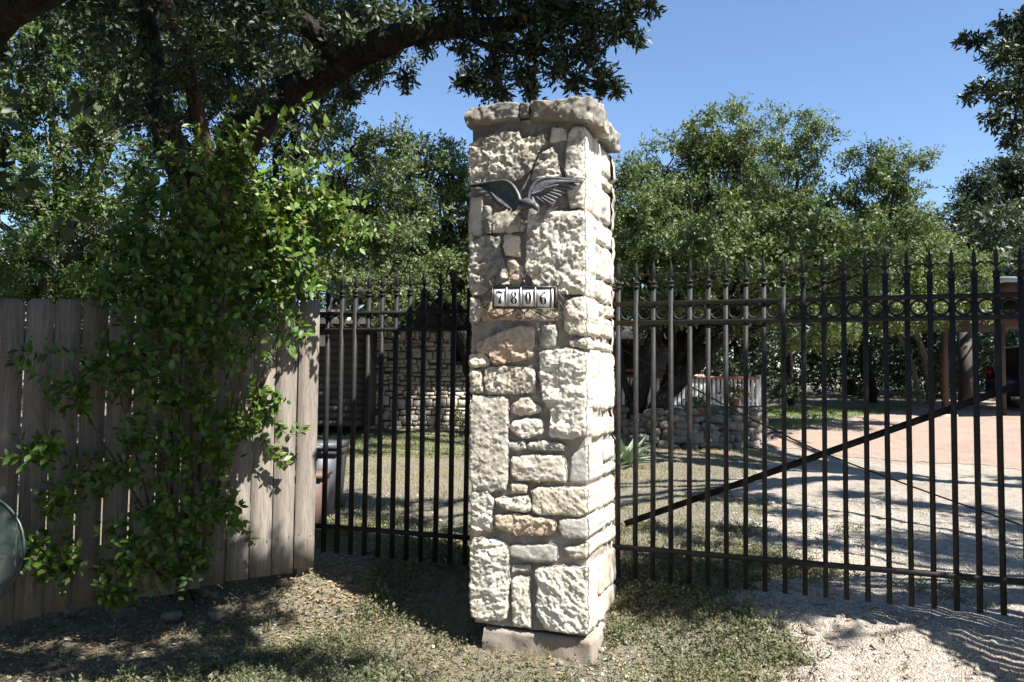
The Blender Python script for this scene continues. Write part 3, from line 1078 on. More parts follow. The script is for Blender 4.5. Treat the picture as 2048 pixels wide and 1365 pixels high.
for a, b, wd in [((1330, 290), (1560, 235), 40), ((1290, 320), (1500, 285), 40), ((1250, 340), (1440, 330), 38), ((1210, 350), (1385, 375), 36), ((1170, 360), (1335, 410), 36), ((1140, 370), (1290, 440), 34)]:
    feather(B8([a])[0], B8([b])[0], wd * .12695, .100, .085, w)
w = wing(B8([(945, 500), (935, 440), (900, 350), (850, 270), (790, 205), (700, 165), (500, 190), (300, 222), (125, 250)]),
         B8([(880, 640), (800, 620), (700, 560), (610, 500), (550, 440), (510, 370), (430, 310), (300, 285), (140, 268)]), .120, .030, -.022, 'wing', .011)
for a, b, wd in [((440, 300), (228, 300), 62), ((500, 345), (302, 362), 62), ((530, 395), (395, 412), 58), ((560, 440), (462, 462), 54), ((600, 480), (512, 505), 52), ((650, 520), (570, 548), 50), ((700, 545), (622, 590), 50), ((750, 575), (685, 628), 50), ((810, 600), (755, 645), 46), ((870, 620), (800, 665), 40)]:
    s = (a[0] - 440) / 440
    feather(B8([a])[0], B8([b])[0], wd * .12695, .050 + .045 * s, .052 + .045 * s, w)

mb = MB()
bp = [FW(*B8([(1010, 600)])[0], .02), FW(*B8([(1000, 560)])[0], .055), FW(*B8([(1020, 540)])[0], .09), FW(*B8([(1070, 535)])[0], .12), FW(*B8([(1130, 545)])[0], .135), FW(*B8([(1180, 570)])[0], .14)]
mb.tube(smooth_path(np.array(bp), 16), np.interp(np.linspace(0, 1, 16), [0, .3, .6, .85, 1], [.018, .030, .032, .024, .014]), 16)
mb.build('body', M['lead'], bird, True)
mb = MB()
hp = [FW(*B8([p])[0], o) for p, o in (((1120, 545), .130), ((1165, 560), .140), ((1205, 590), .147), ((1222, 620), .148), ((1232, 650), .145))]
mb.tube(smooth_path(np.array(hp), 14), np.interp(np.linspace(0, 1, 14), [0, .35, .6, .85, 1], [.014, .0185, .019, .012, .006]), 14)
h = mb.build('head', M['lead'], bird, True)
mb = MB()
mb.tube([FW(*B8([(1228, 640)])[0], .148), FW(*B8([(1232, 668)])[0], .146), FW(*B8([(1222, 700)])[0], .142)], [.006, .0045, .0008], 8)
mb.build('beak', M['lead'], h, True)
mb = MB()
mb.tube(smooth_path(np.array([FW(*B8([p])[0], o) for p, o in (((1020, 580), .06), ((1015, 680), .055), ((1020, 790), .035))]), 8), np.linspace(.028, .014, 8), 10)
mb.build('tail', M['lead'], bird, True)
mb = MB()
mb.bar(FW(1050, 412, -.01), FW(1050, 412, .06), .02, .02)
mb.build('wall_bracket', M['lead'], bird)

# ------------------------------------------------------------------ number sign


def S7(p): return [(920 + .12695 * x, 530 + .12695 * y) for x, y in p]


sign = thing('address_sign', 'scrolled iron address frame with white tiles reading 7806 on the stone pillar', 'sign', FW(1048, 596, .06))
so, si = .088, .045      # front and back distance from the pillar face
q = [S7([p])[0] for p in ((510, 350), (1510, 350), (1503, 690), (510, 682))]
Cf = [FW(x, y, so) for x, y in q]
mb = MB()
fe = unit(Cf[1] - Cf[0]); fu = unit(Cf[0] - Cf[3])
for i in range(4):
    a, b = Cf[i], Cf[(i + 1) % 4]
    mid = N * .021
    mb.bar(a + mid, b + mid, .042 if i % 2 == 0 else .0035, .0035 if i % 2 == 0 else .042, up=UP if i % 2 == 0 else N)
mb.build('frame', M['sign_frame'], sign)
mb = MB(); c = sum(Cf) / 4 + N * .032
mb.box(c, np.linalg.norm(Cf[1] - Cf[0]) / 2 - .004, .0015, np.linalg.norm(Cf[0] - Cf[3]) / 2 - .004, fe, N, fu)
mb.build('back_plate', M['sign_inner'], sign)


def ring_fill(outer, inner):
    """flat ring between two loops (n,2)"""
    n = len(outer)
    V = np.vstack([outer, inner])
    Q = [(i, (i + 1) % n, n + (i + 1) % n, n + i) for i in range(n)]
    return V, Q


def ell(cx, cy, rx, ry, n=28):
    t = np.linspace(0, 2 * np.pi, n, endpoint=False)
    return np.stack([cx + rx * np.cos(t), cy + ry * np.sin(t)], 1)


def strip(path, widths):
    p = np.array(path, float); T = np.gradient(p, axis=0); T = unit(T)
    s = np.stack([-T[:, 1], T[:, 0]], 1) * np.array(widths)[:, None] / 2
    V = np.vstack([p + s, p - s]); n = len(p)
    return V, [(i, i + 1, n + i + 1, n + i) for i in range(n - 1)]


# numerals drawn in a unit cell, x -.5..5 of the width, y 0..1 of the height
tt = np.linspace(0, 1, 14)
DIG = {
    '0': [ring_fill(ell(0, .5, .24, .5), ell(0, .5, .085, .455))],
    '8': [ring_fill(ell(0, .26, .25, .26), ell(.01, .26, .10, .225)), ring_fill(ell(0, .75, .20, .25), ell(-.01, .755, .085, .21))],
    '6': [ring_fill(ell(0, .29, .24, .29), ell(.015, .29, .085, .25)),
          strip([(-.16 - .03 * math.sin(t * 3), .28 + .50 * t) if t < .62 else (-.16 - .03 * math.sin(t * 3) + (t - .62) * .9 * (1 + (t - .62) * .6), .59 + .41 * math.sin((t - .62) / .38 * 1.57)) for t in tt], [.145 - .11 * max(0, (t - .35) / .65) for t in tt]),
          (ell(.155, .86, .055, .055, 12), [])],
    '7': [strip([(-.22, .93), (-.12, .945), (0, .90), (.1, .885), (.2, .95)], [.03, .10, .15, .12, .03]), strip([(-.235, .99), (-.225, .88), (-.2, .74)], [.03, .055, .02]),
          strip([(.215, .96), (.17, .80), (.09, .58), (.03, .36), (0, .18), (-.01, .02)], [.03, .045, .08, .13, .17, .26])],
}
cells_ = [(530, 722, 372, 655), (752, 945, 378, 655), (980, 1172, 380, 658), (1208, 1412, 380, 665)]
for (x0, x1, y0, y1), ch in zip(cells_, '7806'):
    tl, tr, br, bl = [FW(*S7([p])[0], so - .0025) for p in ((x0, y0), (x1, y0), (x1, y1), (x0, y1))]
    c = (tl + tr + br + bl) / 4; hw = np.linalg.norm(tr - tl) / 2; hh = np.linalg.norm(tl - bl) / 2
    mb = MB(); mb.box(c + N * .004, hw, .004, hh, fe, N, fu)
    tile = mb.build('number_tile', M['tile_white'], sign)
    mb = MB()
    for s_ in (-1, 1):
        mb.box(c - N * .0006 + fe * (hw - .0016) * s_, .0006, .0005, hh - .001, fe, N, fu)
        mb.box(c - N * .0006 + fu * (hh - .0016) * s_, hw - .001, .0004, .0006, fe, N, fu)
    mb.build('tile_border', M['tile_line'], tile)
    mb = MB()
    nh = hh * 2 * .73; nw = hw * 2
    for part in DIG[ch]:
        V, Q = part
        V = np.asarray(V)
        if ch == '6' and not Q:
            Q = None
        P = np.array([c - N * .0012 + fe * (v[0] * nw * 1.05) + fu * ((v[1] - .5) * nh) for v in V])
        if Q is None:
            n = len(V); mb.add(np.vstack([P, P.mean(0)]), None, [(i, (i + 1) % n, n) for i in range(n)])
        else:
            mb.add(P, Q)
            mb.add(P + N * .0012, Q)
    mb.build('numeral', M['numeral'], tile)
for x in (737, 962, 1190):
    mb = MB(); a = FW(*S7([(x, 358)])[0], so - .002); b = FW(*S7([(x, 670)])[0], so - .002)
    mb.bar(a, b, .0055, .010, up=-N)
    mb.build('divider', M['sign_inner'], sign)
mb = MB(); a = FW(*S7([(1455, 358)])[0], so - .004); b = FW(*S7([(1455, 676)])[0], so - .004)
mb.bar(a, b, .011, .004, up=-N)
mb.build('end_strip', M['tile_white'], sign)


def spiral(cx, cy, r0, r1, a0, a1, n=16):
    t = np.linspace(0, 1, n)
    a = np.radians(a0 + (a1 - a0) * t); r = r0 + (r1 - r0) * t
    return [(cx + r_ * math.cos(q_), cy - r_ * math.sin(q_)) for r_, q_ in zip(r, a)]


scr = [
    [(560, 350), (640, 300), (740, 220), (830, 140), (900, 105), (950, 112), (985, 160), (1000, 230), (1000, 300), (985, 320)],
    [(1450, 345), (1380, 290), (1280, 210), (1180, 130), (1110, 105), (1050, 120), (1020, 170), (1005, 230)],
    [(560, 330), (500, 330), (465, 280), (470, 220), (510, 190), (555, 190), (570, 220), (550, 255), (520, 270), (510, 290)],
    [(1500, 350), (1550, 330), (1575, 280), (1570, 220), (1530, 192), (1480, 190), (1462, 215), (1480, 260)],
    [(1515, 370), (1560, 325), (1620, 325), (1665, 365), (1665, 420), (1620, 435)],
    [(1530, 430), (1590, 490), (1650, 560), (1665, 640), (1640, 720), (1570, 790), (1520, 830)],
    [(1520, 560), (1580, 600), (1630, 680), (1600, 720), (1540, 715), (1515, 670), (1540, 635), (1570, 640)],
    [(510, 400), (450, 470), (370, 500), (320, 540), (330, 600), (380, 680), (440, 700)],
    [(490, 560), (420, 540), (370, 560), (355, 620), (380, 670), (420, 660), (440, 620)],
    [(900, 700), (800, 750), (700, 790), (620, 830), (540, 850), (480, 830), (460, 770), (480, 720), (530, 695), (570, 720), (570, 760), (520, 775), (495, 760)],
    [(920, 690), (970, 715), (1000, 770), (980, 830), (930, 855), (885, 840), (880, 805), (910, 785), (960, 785)],
    [(1100, 690), (1040, 720), (1012, 780), (1030, 830), (1080, 855), (1120, 840), (1130, 810)],
    [(1120, 700), (1200, 740), (1300, 800), (1400, 840), (1480, 850), (1540, 830), (1570, 780), (1540, 740), (1480, 720), (1450, 740), (1460, 780), (1520, 790)],
    [(1510, 840), (1530, 880), (1500, 925), (1430, 930), (1370, 915)],
]
for pts in scr:
    pp = smooth_path(np.array(S7(pts)), 40)
    mb = MB()
    mb.tube([FW(p[0], p[1], so - .03 + .006 * math.sin(i * .2)) for i, p in enumerate(pp)], .0028, 6)
    mb.build('scroll', M['wrought'], sign, True)
mb = MB(); mb.lathe(FW(*S7([(1005, 270)])[0], so - .02), [(.0005, -.014), (.007, -.01), (.009, 0), (.006, .009), (.0005, .013)], 10, UP)
mb.build('hanging_knot', M['sign_frame'], sign, True)
mb = MB(); mb.bar(FW(1048, 596, si - .005), FW(1048, 596, 0), .03, .03, up=UP); mb.build('wall_mount', M['sign_frame'], sign)

# ------------------------------------------------------------------ iron fence and gate
zt_rel, zb_rel = .725, -1.145


def finial_mesh():
    mb = MB()
    z = 0
    mb.box((0, 0, .006), .017, .017, .006); mb.box((0, 0, .019), .014, .014, .007); mb.box((0, 0, .031), .017, .017, .005)
    mb.lathe((0, 0, .036), [(.010, 0), (.0065, .008), (.0065, .03), (.008, .036), (.0125, .058), (.0105, .085), (.0005, .125)], 8)
    for s in (-1, 1):
        pts = [(s * .004, 0, .062), (s * .016, 0, .072), (s * .030, 0, .084), (s * .043, 0, .082), (s * .046, 0, .072)]
        mb.tube(smooth_path(np.array(pts), 8), np.linspace(.0068, .0034, 8), 6)
    return mb.mesh('finial', M['iron'], False)


FIN = finial_mesh(); FINH = .161
_pk = {}


def picket_mesh(h, w=.0255):
    k = round(h, 3)
    if k not in _pk:
        mb = MB(); mb.box((0, 0, h / 2), w / 2, w / 2, h / 2)
        _pk[k] = mb.mesh('picket', M['iron'])
    return _pk[k]


def torus_mesh():
    mb = MB()
    R, r = .0385, .0062
    a = np.linspace(0, 2 * np.pi, 25); b = np.linspace(0, 2 * np.pi, 9)
    P = np.array([[((R + r * math.cos(v)) * math.cos(u), r * 1.3 * math.sin(v), (R + r * math.cos(v)) * math.sin(u)) for v in b] for u in a])
    mb.grid(P)
    return mb.mesh('ring', M['iron'], True)


RING = torus_mesh()


def iron_panel(root, P0, d, npk, sp, zt, zb, zrail, zbot, start=0, s_rail=(None, None), skip=()):
    """pickets from P0 along d; heights absolute"""
    ang = math.atan2(d[1], d[0])
    nrm = np.array([-d[1], d[0], 0])
    H = zt - FINH - zb
    pm = picket_mesh(H)
    for i in range(start, start + npk):
        p = P0 + d * sp * i
        o = link('picket', pm, None); o.location = (p[0], p[1], zb); o.rotation_euler = (random.uniform(-.003, .003), random.uniform(-.003, .003), ang + random.uniform(-.03, .03))
        o.parent = root; o.matrix_parent_inverse = Matrix.Translation(-root.location)
        f = link('finial', FIN, None); f.location = (0, 0, H); f.parent = o
        f.rotation_euler = (0, 0, random.uniform(-.08, .08))
        if i < start + npk - 1:
            q = p + d * sp / 2
            r = link('ring', RING, None); r.location = (q[0], q[1], zrail - .069); r.rotation_euler = (0, 0, ang)
            r.parent = root; r.matrix_parent_inverse = Matrix.Translation(-root.location)
    s0 = s_rail[0] if s_rail[0] is not None else sp * start - .03
    s1 = s_rail[1] if s_rail[1] is not None else sp * (start + npk - 1) + .03
    for zc, hh in ((zrail - .013, .026), (zrail - .125, .026), (zbot - .014, .028)):
        mb = MB(); a = P0 + d * s0; b = P0 + d * s1
        a = np.array([a[0], a[1], zc]); b = np.array([b[0], b[1], zc])
        mb.bar(a, b, .029, hh)
        mb.build('rail', M['iron'], root)


def ztop(px, py, P0, d):
    # intersect a pixel ray with the vertical plane through P0 along d, return (s, z)
    r = ray(px, py); n = np.array([-d[1], d[0], 0]); c = np.array([0, 0, CAMZ])
    t = (n @ P0 - n @ c) / (n @ r)
    p = c + r * t
    return (p - P0) @ d, p[2]


# left panel
dF = unit(np.array([1.012, -.350, 0])); PF = np.array([-1.284, 5.491, 0])
sA = ztop(633.8, 545, PF, dF)[0]; sB = ztop(938.3, 536, PF, dF)[0]
spF = (sB - sA) / 11
P0 = PF + dF * sA
fence = thing('iron_fence_panel', 'black iron fence panel with spear finials left of the stone pillar', 'fence', (P0[0], P0[1], float(G(P0[0], P0[1]))))
iron_panel(fence, P0, dF, 15, spF, CAMZ + .722, CAMZ - 1.162, CAMZ + .461, CAMZ - .975, start=-3, s_rail=(-3 * spF - .03, 11 * spF + .06))
# gate
dG = np.array([math.cos(.3665), -math.sin(.3665), 0]); PG = np.array([.639, 4.8, 0])
gate = thing('iron_gate', 'long black iron gate with spear finials ring band and diagonal brace', 'gate', (.639, 4.8, .3))
iron_panel(gate, PG, dG, 31, .10395, CAMZ + zt_rel, CAMZ + zb_rel + .005, CAMZ + .483, CAMZ - .953, start=-1)
nG = np.array([-dG[1], dG[0], 0])


def gp(px, py, back):
    s, z = ztop(px, py, PG + nG * back, dG)
    p = PG + nG * back + dG * s
    return np.array([p[0], p[1], z])


mb = MB(); a = gp(1250, 1048, .04); b = gp(2060, 762, .04); mb.bar(a, b + (b - a) * .3, .012, .036)
mb.build('diagonal_brace', M['iron'], gate)
pts = smooth_path(np.array([gp(x, y, .062) for x, y in ((1215, 683), (1300, 728), (1420, 795), (1500, 838), (1640, 905), (1800, 965), (1940, 1015), (2050, 1052), (2200, 1120))]), 30)
mb = MB(); mb.tube(pts, .0045, 6); mb.build('brace_cable', M['iron'], gate, True)
# side fence beyond the right edge of the frame, whose bars stripe the drive
PS = gh(1900, 1250) + np.array([.516, -.448, 0]) * 1.05; PS[2] = 0; dS = unit(np.array([.44, -.9, 0]))
sf = thing('iron_side_fence', 'black iron fence running towards the viewer beyond the right frame edge', 'fence', (PS[0], PS[1], .1))
iron_panel(sf, PS, dS, 18, .104, CAMZ + .55, CAMZ - 1.34, CAMZ + .31, CAMZ - 1.16, start=-1)

# ------------------------------------------------------------------ wooden fence
W1 = at(641, 600, 5.36); W0 = at(53, 600, 4.52)
W1b = at(641, 1133, 5.36); W0b = at(53, 1243, 4.52)
wf = thing('wooden_fence', 'weathered grey dog eared plank fence half covered by a leafy climber', 'fence', (W1[0], W1[1], 0.2))
dW = W0 - W1; LW = np.linalg.norm(dW[:2]); dw = unit(np.array([dW[0], dW[1], 0])); nW = np.array([-dw[1], dw[0], 0])
if nW[1] > 0: nW = -nW      # towards the camera
spw = LW / 12
zt0, zt1, zb0, zb1 = W1[2], W0[2], W1b[2], W0b[2]
for i in range(-0, 18):
    u = (i + .5) / 12
    c = W1[:2] + dw[:2] * spw * (i + .5)
    zt = zt0 + (zt1 - zt0) * u + random.uniform(-.006, .008)
    zb = zb0 + (zb1 - zb0) * u + random.uniform(-.012, .012)
    if i == 1: zb -= .01
    hw = spw / 2 - .0035 + random.uniform(-.0015, .001); th = .008; e = .028
    prof = np.array([(-hw, zb - zt), (hw, zb - zt), (hw, -e), (hw - e * .9, 0), (-hw + e * .9, 0), (-hw, -e)])
    # subdivide lengthwise for warp
    nz = 10; lean = random.uniform(-.004, .004); bow = random.uniform(-.006, .006); off = random.uniform(-.003, .003)
    rows = []
    zs = list(np.linspace(zb - zt, -e, nz)) + [0]
    for k_, z in enumerate(zs):
        w = hw if z <= -e + 1e-6 else hw - e * .9
        t_ = (z - (zb - zt)) / (zt - zb)
        o = off + bow * math.sin(math.pi * t_) + lean * (t_ - .5)
        rows.append([(-w, th + o, z), (w, th + o, z), (w, -th + o, z), (-w, -th + o, z)])
    R = np.array(rows); n = len(rows)
    V = R.reshape(-1, 3); Q = []
    for r_ in range(n - 1):
        for s_ in range(4): Q.append((r_ * 4 + s_, r_ * 4 + (s_ + 1) % 4, (r_ + 1) * 4 + (s_ + 1) % 4, (r_ + 1) * 4 + s_))
    Q.append((0, 3, 2, 1)); Q.append(((n - 1) * 4, (n - 1) * 4 + 1, (n - 1) * 4 + 2, (n - 1) * 4 + 3))
    o = link('plank', mk_mesh('plank', V, [np.array(Q)], M['wood']), None)
    o.location = (c[0], c[1], zt); o.rotation_euler = (0, 0, math.atan2(dw[1], dw[0]))
    o.parent = wf; o.matrix_parent_inverse = Matrix.Translation(-wf.location)
mb = MB(); mb.lathe((0, 0, 0), [(.0005, .0015), (.003, .001), (.0035, -.002)], 8, nW); NAIL = mb.mesh('nail', M['iron'])
for i in range(18):
    for f_ in (.12, .5, .88):
        for sd in (-1, 1):
            u = (i + .5) / 12
            c = W1 + dw * (spw * (i + .5) + sd * spw * .27) + nW * .0125
            zt = zt0 + (zt1 - zt0) * u; zb = zb0 + (zb1 - zb0) * u
            o = link('nail', NAIL, None); o.location = (c[0], c[1], zb + (zt - zb) * f_ + random.uniform(-.015, .015))
            o.parent = wf; o.matrix_parent_inverse = Matrix.Translation(-wf.location)
for f_ in (.12, .5, .88):
    mb = MB()
    a = W1 - nW * .035 + dw * .02; b = W1 + dw * spw * 18 - nW * .035
    za = zb0 + (zt0 - zb0) * f_; zz = (zb1 + (zt1 - zb1) * f_ - za) * 18 / 12 + za
    a = np.array([a[0], a[1], za]); b = np.array([b[0], b[1], zz])
    mb.bar(a, b, .038, .085); mb.build('rail', M['wood'], wf)
for s_ in (.05, 2.1):
    mb = MB(); p = W1 + dw * s_ - nW * .10
    mb.box((p[0], p[1], (W1[2] - .12) / 2), .045, .045, (W1[2] - .12) / 2 + .05, dw, nW); mb.build('post', M['wood'], wf)

# ------------------------------------------------------------------ foliage machinery
LEAF2 = (np.array([(0, 0, 0), (.5, .5, .10), (1.0, 0, 0), (.5, -.5, .10)]) - 0, np.array([(0, 1, 2), (0, 2, 3)]))
_ov = [(0, 0, 0), (.22, .36, .05), (.5, .46, .09), (.78, .26, .04), (1.05, 0, -.04), (.78, -.26, .04), (.5, -.46, .09), (.22, -.36, .05), (.5, 0, 0)]
LEAF8 = (np.array(_ov), np.array([(8, 0, 1), (8, 1, 2), (8, 2, 3), (8, 3, 4), (8, 4, 5), (8, 5, 6), (8, 6, 7), (8, 7, 0)]))


def scatter(tpl, P, D, Nn, L, wr=.45):
    """instances of a leaf template baked into arrays"""
    tv, tf = tpl
    D = unit(D); S = unit(np.cross(Nn, D)); U = np.cross(D, S)
    L = np.broadcast_to(np.asarray(L, float), (len(P),))
    V = P[:, None] + L[:, None, None] * (tv[None, :, 0:1] * D[:, None] + wr * 2 * tv[None, :, 1:2] * S[:, None] * .5 * 2 * .5 + wr * tv[None, :, 2:3] * U[:, None])
    n = len(P); k = len(tv)
    Fc = (tf[None] + (np.arange(n) * k)[:, None, None]).reshape(-1, tf.shape[1])
    return V.reshape(-1, 3), Fc


def sprig_leaves(C, A, nl, L, rng, spread=1.0, twig=1.6):
    """nl leaves around each sprig with centre C and axis A -> P, D, N, L"""
    n = len(C)
    A = unit(A)
    t = rng.uniform(-.9, .6, (n, nl))
    R = rng.normal(size=(n, nl, 3))
    perp = R - (R * A[:, None]).sum(-1, keepdims=True) * A[:, None]
    perp = unit(perp)
    D = A[:, None] * rng.uniform(.2, .9, (n, nl, 1)) + perp * spread
    P = C[:, None] + A[:, None] * (t * L * twig)[..., None] + perp * .1 * L
    Nn = A[:, None] * .8 + rng.normal(size=(n, nl, 3)) * .45 + np.array([0, 0, .35])
    LL = L * rng.uniform(.65, 1.2, (n, nl))
    return P.reshape(-1, 3), D.reshape(-1, 3), Nn.reshape(-1, 3), LL.ravel()


def ball(n, rng):
    return unit(rng.normal(size=(n, 3)))


def crown_arrays(blobs, L, dens, rng, nl=8, wr=.42, tpl=LEAF2, clump=.34, flat=.85, fill=.25):
    """blobs: (centre, radius)"""
    Vs, Fs, o = [], [], 0
    for c, R in blobs:
        nleaf = int(dens * R * R)
        nsp = max(4, nleaf // nl)
        nc = max(3, int((R / clump) ** 2 * 5))
        sh = ball(nc, rng)
        rr = R * (1 - fill * rng.random(nc) ** .5 * 1.6).clip(.15, 1)
        rr *= 1 + .18 * rng.normal(size=nc)
        cc = np.asarray(c) + sh * rr[:, None] * np.array([1, 1, flat])
        cr = clump * rng.uniform(.42, 1.05, nc) * min(1, R / clump * .8)
        idx = rng.integers(0, nc, nsp)
        q = ball(nsp, rng)
        rad = cr[idx] * rng.random(nsp) ** .4
        C = cc[idx] + q * rad[:, None] * np.array([1.15, 1.15, .75])
        A = q + .7 * sh[idx] + rng.normal(size=(nsp, 3)) * .35 + np.array([0, 0, .15])
        P, D, Nn, LL = sprig_leaves(C, A, nl, L, rng)
        V, Fc = scatter(tpl, P, D, Nn, LL, wr)
        Vs.append(V); Fs.append(Fc + o); o += len(V)
    return np.vstack(Vs), np.vstack(Fs)


def pb(lst, dy=0):
    """(px, py, depth, radius px) -> world blobs"""
    return [(at(x, y, d), r / F * d) for x, y, d, r in lst]


def limb(mb, a, b, r0, r1, rng, sag=.0, n=10, wig=.12, seg=8):
    a = np.asarray(a, float); b = np.asarray(b, float); L = np.linalg.norm(b - a)
    t = np.linspace(0, 1, n)
    P = a + (b - a) * t[:, None]
    w = np.cumsum(rng.normal(size=(n, 3)) * wig * L / n, axis=0); w -= w[-1] * t[:, None]
    P = P + w + np.array([0, 0, 1])[None] * (np.sin(np.pi * t) * sag * L)[:, None]
    mb.tube(P, r0 + (r1 - r0) * t ** .8, seg, .06, int(rng.integers(1e6)))
    return P


def oak(name, label, base, forkz, blobs, L, dens, mat, rng_seed, tr=.16, bark='bark', wr=.42, clump=.34, nl=8, group=None, fill=.25, fork=None):
    rng = np.random.default_rng(rng_seed)
    base = np.array([base[0], base[1], float(G(base[0], base[1])) - .1])
    t = thing(name, label, 'tree', base, group)
    cen = np.mean([b[0] for b in blobs], axis=0)
    fork = np.array(fork) if fork is not None else np.array([base[0] * .6 + cen[0] * .4, base[1] * .7 + cen[1] * .3, base[2] + forkz])
    mb = MB(); limb(mb, base, fork, tr * 1.25, tr * .85, rng, n=12, wig=.1, seg=12)
    mb.build('trunk', M[bark], t, True)
    mb = MB()
    for c, R in blobs:
        P = limb(mb, fork, c, tr * .55, tr * .12, rng, sag=.08, n=12, wig=.25)
        for _ in range(5):
            k_ = rng.integers(6, 12); e = c + ball(1, rng)[0] * R * .8
            limb(mb, P[min(k_, 11)], e, tr * .14, .006, rng, n=6, wig=.2, seg=5)
    mb.build('limbs', M[bark], t, True)
    V, Fc = crown_arrays(blobs, L, dens, rng, nl, wr, LEAF2, clump, fill=fill)
    link('crown', mk_mesh('crown', V, Fc, M[mat]), t)
    return t


# ---- trees to the right of the pillar
bA = pb([(1435, 262, 14.5, 78), (1345, 320, 14.5, 62), (1490, 290, 15, 60), (1265, 395, 14, 80), (1300, 470, 13.5, 100), (1400, 400, 15, 105), (1500, 420, 15, 95),
         (1365, 530, 13, 100), (1450, 520, 13.5, 100), (1260, 560, 13.5, 70), (1310, 620, 13, 60), (1440, 615, 13, 60), (1540, 600, 13, 80), (1620, 640, 13.5, 75), (1680, 640, 14, 50), (1240, 480, 14.5, 80), (1370, 460, 15.5, 90), (1450, 350, 15.5, 80), (1290, 350, 15, 45), (1560, 520, 14, 70), (1640, 560, 14, 60), (1480, 470, 14.5, 80), (1600, 460, 11.8, 80), (1670, 490, 11.4, 60), (1560, 545, 11.6, 70), (1500, 470, 12, 80), (1420, 500, 12, 80), (1740, 545, 11.2, 55), (1360, 590, 12.2, 60)])
oak('oak_tree', 'broad live oak right of the stone pillar with dark forked trunk inside the rock planter', at(1285, 840, 13.2), 1.5, bA, .076, 11000, 'oak_leaf', 11, .1, fill=.16)
bB = pb([(1590, 285, 17, 75), (1560, 370, 17, 95), (1600, 460, 17, 95), (1530, 500, 16.5, 90), (1655, 530, 16, 80)])
oak('oak_tree', 'tall oak whose round top stands second from the left above the iron gate', at(1580, 800, 24), 2.6, bB, .08, 8500, 'oak_leaf', 12, .16, fill=.18)
bC = pb([(1745, 330, 16, 62), (1810, 345, 16, 60), (1710, 390, 16, 38), (1780, 430, 16, 90), (1700, 480, 16, 75), (1790, 530, 15.5, 95), (1860, 500, 16, 70), (1900, 560, 15.5, 85), (1710, 590, 15, 80), (1820, 610, 15, 75), (1935, 620, 15.5, 50)])
oak('oak_tree', 'open branched oak with spreading top standing alone over the right half of the gate', at(1735, 800, 25), 2.6, bC, .076, 9300, 'oak_leaf', 13, .16, fill=.28)
bD = pb([(1985, 370, 22, 60), (2040, 360, 22, 60), (1960, 420, 22, 45), (2030, 450, 22, 90), (2000, 530, 22, 75), (2090, 500, 22, 110), (2090, 350, 22, 90), (1925, 375, 22, 22)])
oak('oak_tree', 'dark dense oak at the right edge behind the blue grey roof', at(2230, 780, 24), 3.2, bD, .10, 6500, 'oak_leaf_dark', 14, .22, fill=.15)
# ---- behind the left fence
bE = pb([(700, 300, 13, 75), (770, 300, 13.5, 65), (850, 330, 14, 75), (905, 350, 14, 60), (760, 390, 13, 100), (860, 430, 14, 95), (920, 470, 14, 80), (700, 470, 13, 80), (800, 520, 13, 90), (690, 560, 12.5, 60), (880, 560, 13, 75), (770, 600, 12.5, 55), (960, 380, 14.5, 70)])
oak('oak_tree', 'leafy oak left of the pillar hanging over the stone house wall', at(985, 820, 15), 2.0, bE, .076, 9000, 'oak_leaf', 15, .17, fill=.2)
bF = pb([(60, 80, 12, 110), (200, 60, 12.5, 110), (330, 60, 13, 110), (120, 230, 12, 115), (260, 200, 13, 110), (60, 380, 12, 110), (200, 380, 12.5, 110), (330, 330, 13, 85), (90, 520, 12, 110), (240, 520, 12.5, 95), (10, 250, 12, 100), (380, 450, 13, 90), (350, 580, 13, 80), (-80, 150, 12, 120), (-80, 400, 12, 130), (-60, 560, 12, 90), (20, 590, 12.5, 60), (130, 590, 12.5, 60), (200, 600, 13, 50)])
oak('oak_tree', 'yellow green tree with pale trunk at the far left behind the plank fence', at(68, 800, 12.5), 3.0, bF, .085, 6500, 'elm_leaf', 16, .17, 'bark_grey', fill=.25)
bG2 = pb([(430, 60, 15, 130), (560, 60, 15, 120), (680, 60, 15, 110), (480, 220, 15, 110), (600, 260, 15, 100), (640, 140, 15, 90), (450, 400, 14, 110), (570, 430, 14, 110), (640, 380, 14, 80), (520, 560, 14, 90), (760, 100, 14.5, 75), (620, 560, 16, 55), (310, 180, 15, 110), (170, 150, 15, 120)])
oak('oak_tree', 'dark oak filling the gap behind the leaning trunks on the left', at(560, 800, 15.5), 2.6, bG2, .088, 7000, 'oak_leaf_dark', 17, .18)

